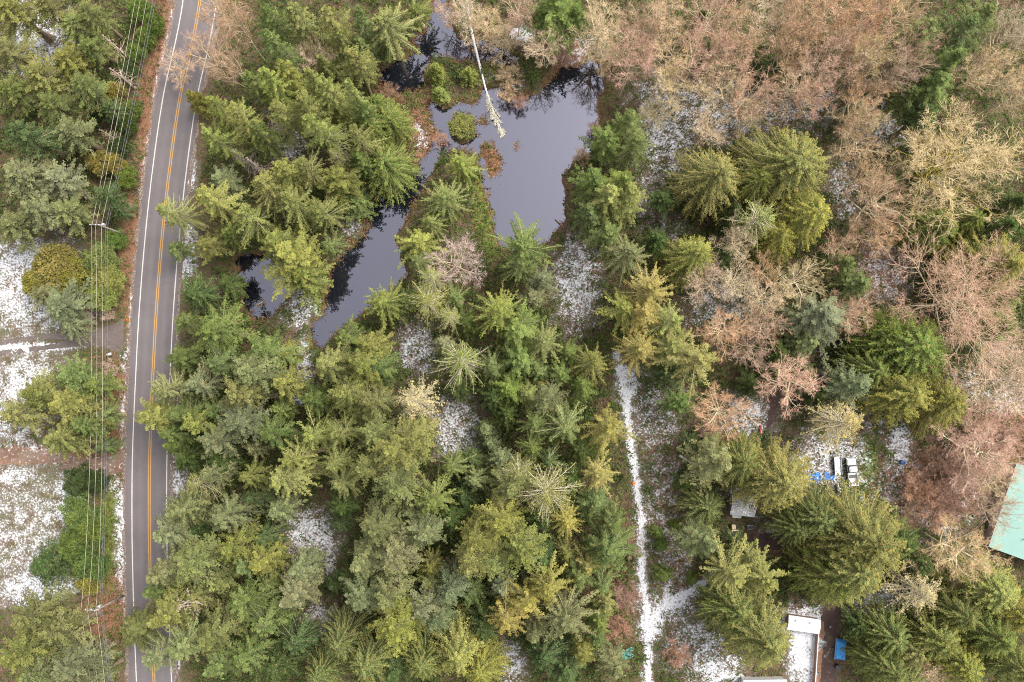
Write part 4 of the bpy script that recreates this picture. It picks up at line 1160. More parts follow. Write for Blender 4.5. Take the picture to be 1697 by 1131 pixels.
MBLUE = plain('blue_tarp', (0.06, 0.24, 0.62), 0.45, 0.35, 1.5, snowy=0.22)
MBLUE2 = plain('blue_cover', (0.04, 0.26, 0.60), 0.4, 0.25, 1.5)
MTURQ = plain('turquoise_tarp', (0.07, 0.50, 0.44), 0.5, 0.3, 3, snowy=0.3)
MROOFT = plain('turquoise_metal', (0.175, 0.30, 0.26), 0.7, 0.06, 0.35)
MWALL = plain('mauve_wall', (0.40, 0.31, 0.30), 0.8, 0.15, 1)
MTAN = plain('tan_paint', (0.55, 0.44, 0.27), 0.6, 0.2, 3)
MRED = plain('red_paint', (0.45, 0.06, 0.04), 0.6, 0.2, 3)
MORANGE = plain('orange_plastic', (0.75, 0.18, 0.02), 0.5, 0.15, 3)
MGREEN = plain('green_plastic', (0.04, 0.14, 0.09), 0.5, 0.2, 3)
MSILVER = plain('silver_car_paint', (0.42, 0.44, 0.46), 0.35, 0.1, 2, 0.2, snowy=0.62)
MPALE = plain('bleached_wood', (0.55, 0.50, 0.43), 0.85, 0.3, 3)
MBIRCH = plain('white_bark', (0.74, 0.72, 0.70), 0.8, 0.22, 3)
MLOG = plain('brown_log', (0.26, 0.16, 0.11), 0.9, 0.35, 3)

# ------------------------------------------------------------------ utility poles and lines
PZ = 9.4
def build_lines():
    tops = [W(167, 374, PZ), W(160, 1011, PZ)]
    names = ['weathered utility pole by the upper leaf-covered verge', 'weathered utility pole in the brown clearing at lower left']
    for i, (t, lb) in enumerate(zip(tops, names)):
        root = thing('utility_pole', (t.x, t.y, 0), 0.0, lb, 'utility pole', 'poles of the power line')
        tb(root, 'shaft', [(0, 0, -0.1), (0, 0, 4), (0, 0, PZ + 0.5)], [0.19, 0.16, 0.12], 10, MW)
        arm = bx(root, 'crossarm', (2.4, 0.11, 0.13), (-0.75, 0.14, PZ), MW, 0.01)
        for xo in (-1.1, -0.1, 1.08):
            obj('insulator', tube_mesh('insulator', [(xo, 0, 0.06), (xo, 0, 0.15), (xo, 0, 0.2), (xo, 0, 0.28)], [0.04, 0.085, 0.05, 0.07], 8, MCER), arm)
        if i == 1:
            bx(root, 'crossarm', (2.4, 0.11, 0.13), (-0.75, -0.14, PZ), MW, 0.01)
        tr = tb(root, 'transformer', [(0.0, 0.36, PZ - 1.5), (0.0, 0.36, PZ - 1.42), (0.0, 0.36, PZ - 0.62), (0.0, 0.36, PZ - 0.55)], [0.2, 0.25, 0.25, 0.18], 12, MGREY)
        tb(tr, 'bushing', [(0.0, 0.36, PZ - 0.56), (0.0, 0.36, PZ - 0.3)], [0.06, 0.03], 8, MCER)
        tb(root, 'insulator_cap', [(-0.05, 0, PZ + 0.45), (-0.05, 0, PZ + 0.62)], [0.1, 0.06], 8, MCER)
    lines = [('leftmost pale wire of the power line', [(243, -150), (221, 0), (152, 375), (146, 754), (134, 1013), (146, 1131), (160, 1260)], PZ + 0.3, MWIRE),
             ('second pale wire from the left on the power line', [(251, -150), (229, 0), (158.5, 375), (156, 754), (145, 1013), (158, 1131), (171, 1260)], PZ + 0.3, MWIRE),
             ('pale wire of the power line running over the pole tops', [(262, -150), (240, 0), (168, 374), (166, 754), (159, 1011), (170, 1131), (182, 1260)], PZ + 0.55, MWIRE),
             ('dark lower cable on the road side of the power line', [(277, -150), (255, 0), (178, 377), (174, 754), (168, 1003), (181, 1131), (194, 1260)], PZ - 2.0, MDWIRE),
             ('thin bluish cable just left of the dark lower cable', [(272, -150), (250, 2), (175, 376), (171, 754), (164.5, 1005), (177, 1131), (190, 1260)], PZ - 1.2, MDWIRE)]
    for lb, px, z, mm in lines:
        P = np.array([tuple(W(x, y, z)) for x, y in px])
        tt = np.linspace(0, len(P) - 1, 90)
        # straight spans between the poles with a little sag
        keys = [0, 2, 4, 6]
        pts = []
        for a, b in zip(keys[:-1], keys[1:]):
            for u in np.linspace(0, 1, 18, endpoint=(b == 6)):
                q = P[a] * (1 - u) ** 2 + P[b] * u ** 2 + 2 * u * (1 - u) * (2 * P[(a + b) // 2] - 0.5 * (P[a] + P[b]))
                q[2] -= 4 * 0.6 * u * (1 - u)
                pts.append(q)
        me = tube_mesh('power_line', pts, [0.025 if mm is MWIRE else 0.03] * len(pts), 5, mm)
        tag(obj('power_line', me), lb, 'cable', 'wires along the road')

# ------------------------------------------------------------------ buildings, vehicles, yard things
def gable(name, loc, rz, L, Wd, wh, rh, over, label, cat, roofm, wallm, group=None, seams=0, door=None):
    r = thing(name, loc, rz, label, cat, group)
    bx(r, 'wall', (L, Wd, wh), (0, 0, wh / 2), wallm, 0.01)
    hw = Wd / 2 + over
    sl = math.hypot(hw, rh)
    a = math.atan2(rh, hw)
    for s in (-1, 1):
        rf = bx(r, 'roof', (L + 2 * over, sl + 0.03, 0.08), (0, s * hw / 2, wh + rh / 2 + 0.06), roofm, 0.01, (-s * a, 0, 0))
        for i in range(seams):
            x = -L / 2 + (i + 0.5) * L / seams
            bx(rf, 'seam', (0.05, sl, 0.05), (x, 0, 0.06), roofm, 0)
    bx(r, 'ridge_cap', (L + 2 * over, 0.22, 0.05), (0, 0, wh + rh + 0.1), roofm, 0.01)
    for k_ in range(2):
        vx = -L * 0.3 + k_ * L * 0.45
        tb(r, 'vent_pipe', [(vx, hw * 0.45, wh + rh * 0.4), (vx, hw * 0.45, wh + rh + 0.25), (vx, hw * 0.45, wh + rh + 0.3)], [0.09, 0.09, 0.14], 8, MGREY)
    for s in (-1, 1):
        bx(r, 'gutter', (L + 2 * over, 0.12, 0.1), (0, s * (hw + 0.05), wh + 0.02), MGREY, 0.01)
    if door:
        d = bx(r, 'door', (0.9, 0.05, 1.95), (door, -Wd / 2 - 0.02, 0.98), MW, 0.01)
        bx(d, 'handle', (0.05, 0.06, 0.14), (0.34, -0.05, 0), MGREY, 0.01)
    return r

def wheel(parent, x, y, r=0.34, w=0.22):
    o = obj('wheel', None, parent, (x, y, r))
    tb(o, 'tyre', [(0, -w / 2, 0), (0, -w / 2 + 0.03, 0), (0, w / 2 - 0.03, 0), (0, w / 2, 0)], [r * 0.85, r, r, r * 0.85], 16, MTYRE)
    tb(o, 'rim', [(0, -w / 2 - 0.01, 0), (0, w / 2 + 0.01, 0)], [r * 0.55, r * 0.55], 12, MGREY)

def pickup(loc, rz):
    r = thing('pickup_truck', loc, rz, 'white pickup truck with a cluttered snowy bed beside the grey trailer', 'truck')
    bx(r, 'chassis', (5.0, 1.5, 0.25), (0, 0, 0.5), MDARK, 0.03)
    bx(r, 'hood', (1.25, 1.78, 0.55), (1.85, 0, 0.88), MWHITE, 0.12, None, (0.94, 0.92))
    cab = bx(r, 'cab', (1.35, 1.76, 1.1), (0.6, 0, 1.2), MWHITE, 0.15, None, (0.72, 0.84))
    bx(cab, 'windscreen', (0.06, 1.4, 0.5), (0.62, 0, 0.22), MGLASS, 0.01, (0, -0.35, 0))
    for s in (-1, 1):
        bx(cab, 'side_window', (0.8, 0.05, 0.4), (0, s * 0.80, 0.25), MGLASS, 0.01, (s * 0.13, 0, 0))
    bx(r, 'bed_floor', (2.3, 1.7, 0.08), (-1.35, 0, 0.72), MWSNOW, 0.01)
    for s in (-1, 1):
        bx(r, 'bed_side', (2.3, 0.09, 0.5), (-1.35, s * 0.83, 0.97), MWHITE, 0.03)
    bx(r, 'tailgate', (0.08, 1.72, 0.5), (-2.48, 0, 0.97), MWHITE, 0.02)
    bx(r, 'rack_bar', (0.08, 1.74, 0.08), (-0.3, 0, 1.6), MGREY, 0.01)
    bx(r, 'bumper', (0.18, 1.7, 0.2), (2.5, 0, 0.55), MGREY, 0.03)
    for s in (-1, 1):
        bx(r, 'headlight', (0.06, 0.3, 0.16), (2.46, s * 0.65, 0.85), MCER, 0.02)
        bx(r, 'tail_light', (0.06, 0.14, 0.3), (-2.52, s * 0.75, 0.95), MRED, 0.01)
    bx(r, 'toolbox', (0.5, 1.3, 0.35), (-0.8, 0, 0.95), MDARK, 0.03)
    bx(r, 'load_crate', (0.7, 0.8, 0.4), (-1.7, 0.2, 0.97), MWSNOW, 0.03)
    for x in (1.6, -1.55):
        for s in (-1, 1):
            wheel(r, x, s * 0.8)

def car(loc, rz, label, body):
    r = thing('parked_car', loc, rz, label, 'car')
    bx(r, 'body', (4.3, 1.76, 0.62), (0, 0, 0.68), body, 0.18, None, (0.96, 0.92))
    cab = bx(r, 'cabin', (2.3, 1.62, 0.58), (-0.2, 0, 1.24), MGLASS, 0.1, None, (0.72, 0.84))
    bx(cab, 'roof_panel', (1.6, 1.34, 0.06), (0, 0, 0.31), body, 0.02)
    for s in (-1, 1):
        bx(cab, 'pillar', (0.09, 0.06, 0.6), (-0.1, s * 0.75, 0), body, 0.01, (s * 0.2, 0, 0))
        bx(r, 'headlight', (0.08, 0.36, 0.14), (2.08, s * 0.6, 0.72), MCER, 0.02)
        bx(r, 'tail_light', (0.08, 0.3, 0.14), (-2.1, s * 0.62, 0.78), MRED, 0.02)
    for x in (1.35, -1.3):
        for s in (-1, 1):
            wheel(r, x, s * 0.78, 0.32)

def trailer(loc, rz, L, Wd, label, deckm, cover=None):
    r = thing('flatbed_trailer', loc, rz, label, 'trailer')
    bx(r, 'deck', (L, Wd, 0.1), (0, 0, 0.62), deckm, 0.01)
    for s in (-1, 1):
        bx(r, 'rail', (L, 0.07, 0.25), (0, s * (Wd / 2 - 0.03), 0.78), MGREY, 0.01)
        wheel(r, -0.2, s * (Wd / 2 + 0.16), 0.3, 0.2)
    bx(r, 'tongue', (1.0, 0.1, 0.1), (L / 2 + 0.5, 0, 0.55), MGREY, 0.01)
    bx(r, 'jack_stand', (0.08, 0.08, 0.5), (L / 2 + 0.8, 0, 0.25), MGREY, 0.01)
    if cover:
        cr = drape(L * 0.94, Wd * 1.02, 0.55, cover, 'cover')
        cr.parent = r; cr.location = (0, 0, 0.72)
    return r

def drape(L, Wd, h, material, name, seed=3, flat=False, n=22):
    """a crumpled sheet with folds"""
    rg = np.random.default_rng(seed)
    u = np.linspace(-1, 1, n); v = np.linspace(-1, 1, n)
    U, V = np.meshgrid(u, v)
    if flat:
        Z = 0.10 + 0.10 * np.sin(U * 5 + V * 3 + rg.uniform(0, 6)) * np.sin(V * 4 - U * 2) + rg.normal(0, 0.05, U.shape)
        rim = 1 + 0.14 * np.sin(np.arctan2(V, U) * 3 + rg.uniform(0, 6)) + 0.08 * np.sin(np.arctan2(V, U) * 7)
    else:
        Z = h * np.clip(1.15 - np.maximum(np.abs(U) ** 6, np.abs(V) ** 6) * 1.15, 0, 1) + 0.05 * np.sin(U * 9) * np.sin(V * 5) + rg.normal(0, 0.015, U.shape)
        rim = 1
    X = U * L / 2 * rim + rg.normal(0, 0.01, U.shape); Y = V * Wd / 2 * rim
    Z = np.maximum(Z, 0.02)
    P = np.stack([X, Y, Z], -1).reshape(-1, 3)
    F = [(i * n + j, i * n + j + 1, (i + 1) * n + j + 1, (i + 1) * n + j) for i in range(n - 1) for j in range(n - 1)]
    me = bpy.data.meshes.new(name)
    me.from_pydata([tuple(p) for p in P], [], F)
    me.materials.append(material)
    o = obj(name, me)
    sol = o.modifiers.new('thickness', 'SOLIDIFY'); sol.thickness = 0.012
    return o

def log_thing(name, pts, radii, label, cat, material, stubs=0, seed=1):
    base = Vector(pts[0])
    r = thing(name, (base.x, base.y, 0), 0, label, cat)
    P = [(p[0] - base.x, p[1] - base.y, p[2]) for p in pts]
    tb(r, 'trunk', P, radii, 8, material)
    if stubs:
        rg = np.random.default_rng(seed)
        m = MB()
        A, B = np.array(P[0]), np.array(P[-1])
        ax = nrm(B - A)
        for i in range(stubs):
            u = rg.uniform(0.25, 1.0)
            p = A + (B - A) * u
            d = nrm(rg.normal(0, 1, 3) * np.array([1, 1, 0.5]) + ax * 0.5 + np.array([0, 0, 0.3]))
            l = rg.uniform(0.5, 2.2)
            mid = p + d * l * 0.5 + rg.normal(0, 0.1, 3)
            e = p + d * l + np.array([0, 0, -0.1]) + rg.normal(0, 0.2, 3)
            for q in (mid, e): q[2] = max(q[2], 0.05)
            m.tubes(np.array([[p, mid, e]]), np.array([[0.06, 0.04, 0.015]]), 4)
            for k in range(3):
                d2 = nrm(d + rg.normal(0, 0.6, 3)); e2 = mid + d2 * l * 0.45
                e2[2] = max(e2[2], 0.04)
                m.tubes(np.array([[mid, e2]]), np.array([[0.03, 0.01]]), 3)
        obj('branches', m.mesh('branches', material), r)
    return r

def g(x, y, z=0.0):
    return tuple(W(x, y, z))

def build_yard():
    # turquoise-roofed building at the right edge
    a, b = W(1687, 768, 3.2), W(1640, 907, 3.2)
    ax = (a - b).normalized()
    nx_ = Vector((ax.y, -ax.x, 0))
    Ln = (a - b).length
    wd = 18.0
    c = (a + b) / 2 + nx_ * wd / 2
    ang = math.atan2(ax.y, ax.x)
    gable('metal_roofed_building', (c.x, c.y, 0), ang, Ln - 0.8, wd - 0.8, 3.0, 0.9, 0.4, 'large building with a turquoise metal roof at the right edge', 'building', MROOFT, MWALL, seams=0)
    gable('garden_shed', g(1226, 836), -0.12, 4.2, 3.0, 2.3, 0.6, 0.15, 'small shed with grey snow-dusted roof under the cedar', 'shed', MGSNOW, MW, door=0.6)
    gable('snowy_shed', g(1326, 1030), -0.14, 5.6, 2.2, 2.0, 0.3, 0.12, 'long low shed with a snow-covered roof above the fenced yard', 'shed', MSNOWROOF, MBROWN, door=-1)
    gable('mobile_home', g(1262, 1138), 0.02, 7.4, 3.6, 2.4, 0.35, 0.2, 'white-roofed cabin at the bottom edge left of the fenced yard', 'building', MSNOWROOF, MWHITE, door=1)
    # fence along the yard
    p0, p1 = W(1352, 1042), W(1345, 1150)
    d = p1 - p0
    Lf = d.length
    f = thing('board_fence', tuple(p0), math.atan2(d.y, d.x), 'brown board fence with pale top rail along the muddy driveway', 'fence')
    np_ = 6
    for i in range(np_):
        bx(f, 'post', (0.12, 0.12, 1.5), (i * Lf / (np_ - 1), 0.09, 0.75), MW, 0.01)
    bx(f, 'top_rail', (Lf, 0.16, 0.06), (Lf / 2, 0.02, 1.45), MWSNOW, 0.01)
    nb = int(Lf / 0.21)
    for i in range(nb):
        o = obj('board', bpy.data.meshes.get('fence_board') or box_mesh('fence_board', 0.18, 0.03, 1.4, MBROWN, 0), f, (0.1 + i * 0.21, 0, 0.7 + 0.012 * math.sin(i * 2.3)), (0, 0, 0))
    strip('bark_border', smooth_line([W(1362, 1030), W(1358, 1090), W(1352, 1160)], 0.5), -0.5, 0.5, 0.02, MBROWN, jit=0.06)

    pickup(g(1409, 782), math.radians(94))
    trailer(g(1386, 772), math.radians(92), 3.4, 1.3, 'grey flatbed trailer dusted with snow left of the white pickup', plain('trailer_deck', (0.25, 0.25, 0.26), 0.7, 0.2, 3, snowy=0.55))
    trailer(g(1390, 1074), math.radians(84), 3.9, 1.9, 'trailer under a bright blue cover beside the muddy driveway', MDARK, MBLUE2)
    for (x, y, L, Wd, rz, lb, mm, sd) in ((1350, 792, 2.3, 1.7, 0.3, 'crumpled blue tarp at the edge of the snowy junk', MBLUE, 4), (1373, 790, 1.9, 1.2, -0.2, 'smaller blue tarp between the big tarp and the trailer', MBLUE, 5),
                                          (1038, 1083, 2.6, 1.7, 0.2, 'turquoise tarp heap left of the snowy path', MTURQ, 6), (1447, 1008, 1.6, 1.0, 0.5, 'crumpled red cloth beside the snow-dusted car', MRED, 8)):
        o = drape(L, Wd, 0.3, mm, 'crumpled_tarp', sd, True)
        o.location = g(x, y); o.rotation_euler = (0, 0, rz)
        tag(o, lb, 'tarp')
    # propane tank
    t = thing('propane_tank', g(1388, 809), math.radians(93), 'white rounded propane tank below the grey trailer', 'tank')
    tb(t, 'shell', [(-0.95, 0, 0.6), (-0.9, 0, 0.6), (-0.75, 0, 0.6), (0.75, 0, 0.6), (0.9, 0, 0.6), (0.95, 0, 0.6)], [0.06, 0.26, 0.38, 0.38, 0.26, 0.06], 16, MWHITE)
    for x in (-0.5, 0.5):
        bx(t, 'foot', (0.12, 0.6, 0.26), (x, 0, 0.13), MGREY, 0.01)
    tb(t, 'valve_dome', [(0, 0, 0.95), (0, 0, 1.08), (0, 0, 1.1)], [0.14, 0.14, 0.05], 10, MWHITE)
    # black trough
    t = thing('plastic_trough', g(1401, 815), math.radians(108), 'long black plastic trough beside the propane tank', 'trough')
    bx(t, 'base', (1.8, 0.5, 0.08), (0, 0, 0.05), MDARK, 0.02)
    for s in (-1, 1):
        bx(t, 'side', (1.9, 0.06, 0.32), (0, s * 0.3, 0.2), MDARK, 0.02, (s * -0.2, 0, 0))
        bx(t, 'end', (0.06, 0.6, 0.32), (s * 0.93, 0, 0.2), MDARK, 0.02)
    # white truck canopy
    t = thing('truck_canopy', g(1220, 853), -0.05, 'white truck canopy lying below the grey shed', 'canopy')
    sh = bx(t, 'shell', (1.9, 1.25, 0.6), (0, 0, 0.32), MWHITE, 0.12, None, (0.92, 0.86))
    for s in (-1, 1):
        bx(sh, 'window', (1.3, 0.03, 0.26), (0, s * 0.585, 0.05), MGLASS, 0.01, (s * 0.14, 0, 0))
    for s in (-1, 0, 1):
        bx(sh, 'roof_rib', (1.5, 0.05, 0.03), (0, s * 0.32, 0.31), MWHITE, 0.01)
    # tan tractor with a roll frame
    t = thing('tan_tractor', g(1214, 879), math.radians(92), 'small tan tractor with an open roll frame below the canopy', 'tractor')
    bx(t, 'hood', (0.9, 0.75, 0.6), (0.75, 0, 0.85), MTAN, 0.08)
    bx(t, 'body', (1.2, 0.9, 0.4), (-0.2, 0, 0.6), MDARK, 0.04)
    bx(t, 'seat', (0.45, 0.5, 0.35), (-0.35, 0, 0.98), MDARK, 0.06)
    for s in (-1, 1):
        for x in (-0.8, 0.25):
            bx(t, 'roll_post', (0.09, 0.09, 1.1), (x, s * 0.6, 1.4), MTAN, 0.01)
        bx(t, 'roof_rail', (1.3, 0.16, 0.1), (-0.28, s * 0.6, 1.98), MTAN, 0.02)
        bx(t, 'fender', (0.8, 0.3, 0.08), (-0.5, s * 0.72, 1.05), MTAN, 0.02)
        wheel(t, -0.5, s * 0.72, 0.5, 0.3)
        wheel(t, 0.95, s * 0.55, 0.32, 0.2)
    bx(t, 'roof_bar', (0.22, 1.36, 0.1), (0.3, 0, 2.0), MTAN, 0.02)
    bx(t, 'roof_bar', (0.12, 1.36, 0.1), (-0.86, 0, 2.0), MTAN, 0.02)
    tb(t, 'steering_wheel', [(0.12, 0, 1.15), (0.2, 0, 1.2)], [0.2, 0.2], 12, MDARK)
    # cart
    t = thing('garden_cart', g(1242, 873), 0.05, 'dark grey garden cart at the edge of the muddy driveway', 'cart')
    bx(t, 'tray', (1.25, 0.7, 0.1), (0, 0, 0.42), MDARK, 0.02)
    for s in (-1, 1):
        bx(t, 'side', (1.25, 0.05, 0.25), (0, s * 0.34, 0.58), MGREY, 0.01)
        wheel(t, -0.2, s * 0.42, 0.22, 0.1)
    bx(t, 'handle', (0.7, 0.05, 0.05), (0.9, 0, 0.5), MGREY, 0.01, (0, -0.3, 0))
    # crates and barrels
    def crate(x, y, rz, sx, sy, sz, lb, mm):
        t = thing('storage_crate', g(x, y), rz, lb, 'crate', 'junk beside the muddy driveway')
        bx(t, 'base', (sx, sy, 0.06), (0, 0, 0.04), mm, 0.01)
        for s in (-1, 1):
            bx(t, 'side', (sx, 0.05, sz), (0, s * (sy / 2 - 0.025), sz / 2), mm, 0.01)
            bx(t, 'end', (0.05, sy - 0.11, sz - 0.01), (s * (sx / 2 - 0.025), 0, sz / 2), mm, 0.01)
        bx(t, 'lid', (sx * 1.04, sy * 1.04, 0.06), (0, 0, sz + 0.04), MWSNOW, 0.02)
    crate(1287, 864, 0.1, 1.1, 0.9, 0.7, 'pale snow-dusted crate at the driveway bend, left of two', MGREY)
    crate(1303, 862, -0.1, 1.1, 1.0, 0.8, 'grey snow-dusted crate at the driveway bend, right of two', MDARK)
    crate(1282, 878, 0.5, 0.8, 0.6, 0.5, 'small snowy crate below the two big crates', MWHITE)
    def barrel(x, y, lb, mm, r=0.42, h=0.9):
        t = thing('plastic_barrel', g(x, y), 0, lb, 'barrel')
        tb(t, 'drum', [(0, 0, 0.01), (0, 0, 0.05), (0, 0, h * 0.33), (0, 0, h * 0.36), (0, 0, h * 0.66), (0, 0, h * 0.69), (0, 0, h - 0.04), (0, 0, h)], [r * .92, r, r, r * 1.05, r, r * 1.05, r, r * .9], 18, mm)
        tb(t, 'bung', [(r * 0.5, 0, h), (r * 0.5, 0, h + 0.04)], [0.06, 0.06], 8, MDARK)
    barrel(1301, 886, 'dark green barrel below the snowy crates', MGREEN)
    barrel(1493, 766, 'blue barrel at the end of the snow strip in the brush', plain('blue_plastic', (0.03, 0.09, 0.28), 0.5, 0.2, 3))
    barrel(1386, 1104, 'dark barrel below the blue-covered trailer', MDARK, 0.45)
    barrel(1050, 801, 'small orange bucket on the edge of the snowy path', MORANGE, 0.3, 0.4)
    barrel(1061, 1116, 'grey round tub near the bottom of the snowy path', MGREY, 0.45, 0.5)
    # red and white pole on stands
    t = thing('barrier_pole', g(1260, 716), math.radians(82), 'red and white barrier pole lying at the end of a dirt path', 'barrier')
    bx(t, 'red_bar', (2.4, 0.16, 0.12), (0, 0.14, 0.45), MRED, 0.01)
    bx(t, 'white_bar', (2.6, 0.14, 0.12), (-0.1, -0.12, 0.45), MWHITE, 0.01)
    for x in (-1.0, 1.0):
        bx(t, 'stand', (0.1, 0.5, 0.4), (x, 0, 0.2), MW, 0.01)
    car(g(1470, 1010), math.radians(-14), 'silver car dusted with snow between the cedar and the bare fir', MSILVER)
    car(g(1492, 1022), math.radians(-14), 'dark green car with snow on it just right of the silver car', plain('green_car_paint', (0.06, 0.12, 0.10), 0.35, 0.1, 2, 0.2, snowy=0.45))
    # mailbox and marker by the driveway
    t = thing('mailbox', g(186, 588), 0.3, 'small pale mailbox on a post beside the upper driveway', 'mailbox')
    bx(t, 'post', (0.1, 0.1, 1.0), (0, 0, 0.5), MW, 0.01)
    tb(t, 'box', [(-0.4, 0, 1.16), (-0.38, 0, 1.16), (0.38, 0, 1.16), (0.4, 0, 1.16)], [0.2, 0.26, 0.26, 0.2], 10, MWHITE)
    bx(t, 'flag', (0.1, 0.02, 0.2), (0.1, 0.28, 1.3), MRED, 0)
    t = thing('marker_cone', g(212, 531), 0, 'tiny orange marker cone at the corner of the upper driveway', 'cone')
    tb(t, 'cone', [(0, 0, 0.05), (0, 0, 0.7)], [0.2, 0.04], 12, MORANGE)
    bx(t, 'base', (0.5, 0.5, 0.05), (0, 0, 0.03), MORANGE, 0.01)

    # logs
    log_thing('fallen_log', [g(76, 1030, .35), g(110, 1008, .35), g(146, 984, .3)], [0.42, 0.4, 0.34], 'thick brown log lying left of the lower utility pole', 'log', MLOG)
    log_thing('fallen_tree', [g(372, 966, 3.2), g(340, 990, 4.5), g(298, 1020, 6.0)], [0.34, 0.26, 0.1], 'pale fallen tree with bare branches lodged beside the lower road', 'fallen tree', MPALE, 26, 3)
    log_thing('fallen_log', [g(1126, 755, .3), g(1150, 770, .3)], [0.26, 0.2], 'short brown log right of the snowy path, under the grey-green fir', 'log', MPALE)
    log_thing('fallen_log', [g(756, 150, -.4), g(771, 164, -.4)], [0.17, 0.12], 'short white log floating in front of the young firs', 'log', MBIRCH)
    log_thing('fallen_log', [g(920, 364, -.3), g(946, 388, .1)], [0.1, 0.16], 'thin reddish log sticking into the right pond arm', 'log', MLOG)
    log_thing('fallen_log', [g(428, 505, -.35), g(436, 500, -.3)], [0.12, 0.08], 'small pale log stub on the left pond', 'log', MPALE)
    log_thing('fallen_log', [g(600, 68, .2), g(612, 108, .2)], [0.2, 0.14], 'pale log on the bank below the big olive fir', 'log', MPALE)
    log_thing('fallen_tree', [g(520, 1060, 2.0), g(500, 1035, 3.0), g(488, 1010, 4.0)], [0.2, 0.16, 0.07], 'tan broken trunk with short branches in the bottom snow gap', 'fallen tree', MPALE, 20, 9)

def build_fallen_birch():
    rg = np.random.default_rng(44)
    px = [(772, -30), (776, 20), (783, 60), (794, 105), (804, 145), (815, 178), (827, 206), (833, 224)]
    P = np.array([tuple(W(x, y, z)) for (x, y), z in zip(px, [0.5, 0.45, 0.35, 0.2, 0.05, -0.1, -0.25, -0.4])])
    base = P[0].copy(); base[2] = 0
    root = thing('fallen_tree', tuple(base), 0, 'long white fallen trunk lying across the pond, drooping branches at its tip', 'fallen tree')
    P = P - base
    tb(root, 'trunk', P, [0.30, 0.29, 0.27, 0.24, 0.19, 0.13, 0.07, 0.02], 8, MBIRCH)
    m = MB()
    seg = np.linspace(0, 7, 200)
    line = np.stack([np.interp(seg, np.arange(8), P[:, i]) for i in range(3)], 1)
    ax = nrm(P[-1] - P[3])
    la = np.array([ax[1], -ax[0], 0])
    for i in range(46):
        u = rg.uniform(0.60, 0.99)
        p = line[int(u * 199)]
        s = rg.choice([-1, 1])
        l = (2.6 - 2.0 * abs(u - 0.7) / 0.3) * rg.uniform(0.5, 1.1)
        d = nrm(ax * rg.uniform(0.75, 1.3) + la * s * rg.uniform(0.15, 0.75) + np.array([0, 0, rg.uniform(0, 0.25)]))
        C = [p]
        for k in range(4):
            d = nrm(d + ax * 0.18 + rg.normal(0, 0.07, 3))
            C.append(C[-1] + d * l / 4)
        C = np.array(C); C[1:, 2] = np.maximum(C[1:, 2], -0.42)
        m.tubes(C[None], np.array([[0.05, 0.045, 0.035, 0.025, 0.01]]), 3)
        for k in range(26):
            q = C[rg.integers(1, 5)] + rg.normal(0, 0.06, 3)
            dd = nrm(d + rg.normal(0, 0.45, 3)); dd[2] *= 0.3
            S = nrm(np.cross(dd, np.array([0, 0, 1.0]) + rg.normal(0, 0.4, 3))) * 0.04
            m.quads([[q - S, q + S, q + dd * 0.42 + S * 0.3, q + dd * 0.42 - S * 0.3]])
    for i in range(5):
        u = rg.uniform(0.25, 0.55)
        p = line[int(u * 199)]
        e = p + la * rg.choice([-1, 1]) * rg.uniform(0.4, 1.0) + np.array([0, 0, 0.3])
        m.tubes(np.array([[p, e]]), np.array([[0.05, 0.02]]), 4)
    obj('branches', m.mesh('branches', plain('lichen_branch', (0.50, 0.46, 0.36), 0.9, 0.3, 3)), root)

# ------------------------------------------------------------------ ground cover (nobody could count it)
def cover(name, n, choose, size, cols, label, leaf=(0.45, 0.12), upright=0.5, per=4, seed=1, zoff=0.0):
    rg = np.random.default_rng(seed)
    mult = {'sedge_fringe': 16, 'floating_debris': 40}.get(name, 3)
    X = rg.uniform(-108, 104, n * mult); Y = rg.uniform(-64, 80, n * mult)
    i = np.clip(((Y + 68) / GS).astype(int) + FN, 0, GX.shape[0] - 1)
    j = np.clip(((X + 112) / GS).astype(int) + FN, 0, GX.shape[1] - 1)
    px, py = gpx[i, j], gpy[i, j]
    pr = choose(px, py, wet[i, j], snow[i, j], green[i, j], red[i, j], rd[i, j])
    keep = rg.random(len(X)) < pr
    X, Y, Z = X[keep][:n], Y[keep][:n], Hh[i, j][keep][:n]
    k = len(X)
    m = MB()
    cr = rg.random(k)
    for a in range(per):
        az = rg.uniform(0, 6.28, k); e = rg.uniform(min(0.1, upright), upright * 1.5, k)
        d = np.stack([np.cos(az) * np.cos(e), np.sin(az) * np.cos(e), np.sin(e)], 1)
        s = size * rg.uniform(0.5, 1.4, k)
        P = np.stack([X, Y, np.maximum(Z, WATER_Z - 0.05) + zoff], 1) + rg.normal(0, 0.12, (k, 3)) * np.array([1, 1, 0])
        m.quads(tuft(P, d, leaf[0] * s, leaf[1] * s, rg, 0.2), 0.5 * cr + 0.5 * rg.random(k))
    mt, nt, out = mat(name)
    at = N(nt, 'ShaderNodeAttribute', attribute_name='rnd').outputs['Fac']
    ramp = N(nt, 'ShaderNodeValToRGB')
    el = ramp.color_ramp.elements
    el[0].position = 0.15; el[0].color = (*cols[0], 1)
    el[1].position = 0.85; el[1].color = (*cols[-1], 1)
    for q, c in enumerate(cols[1:-1]):
        x = el.new(0.15 + 0.7 * (q + 1) / (len(cols) - 1)); x.color = (*c, 1)
    nt.links.new(at, ramp.inputs[0])
    d = N(nt, 'ShaderNodeBsdfDiffuse')
    nt.links.new(ramp.outputs[0], d.inputs[0]); nt.links.new(d.outputs[0], out.inputs[0])
    o = obj(name, m.mesh(name, mt))
    tag(o, label, None, None, 'stuff')

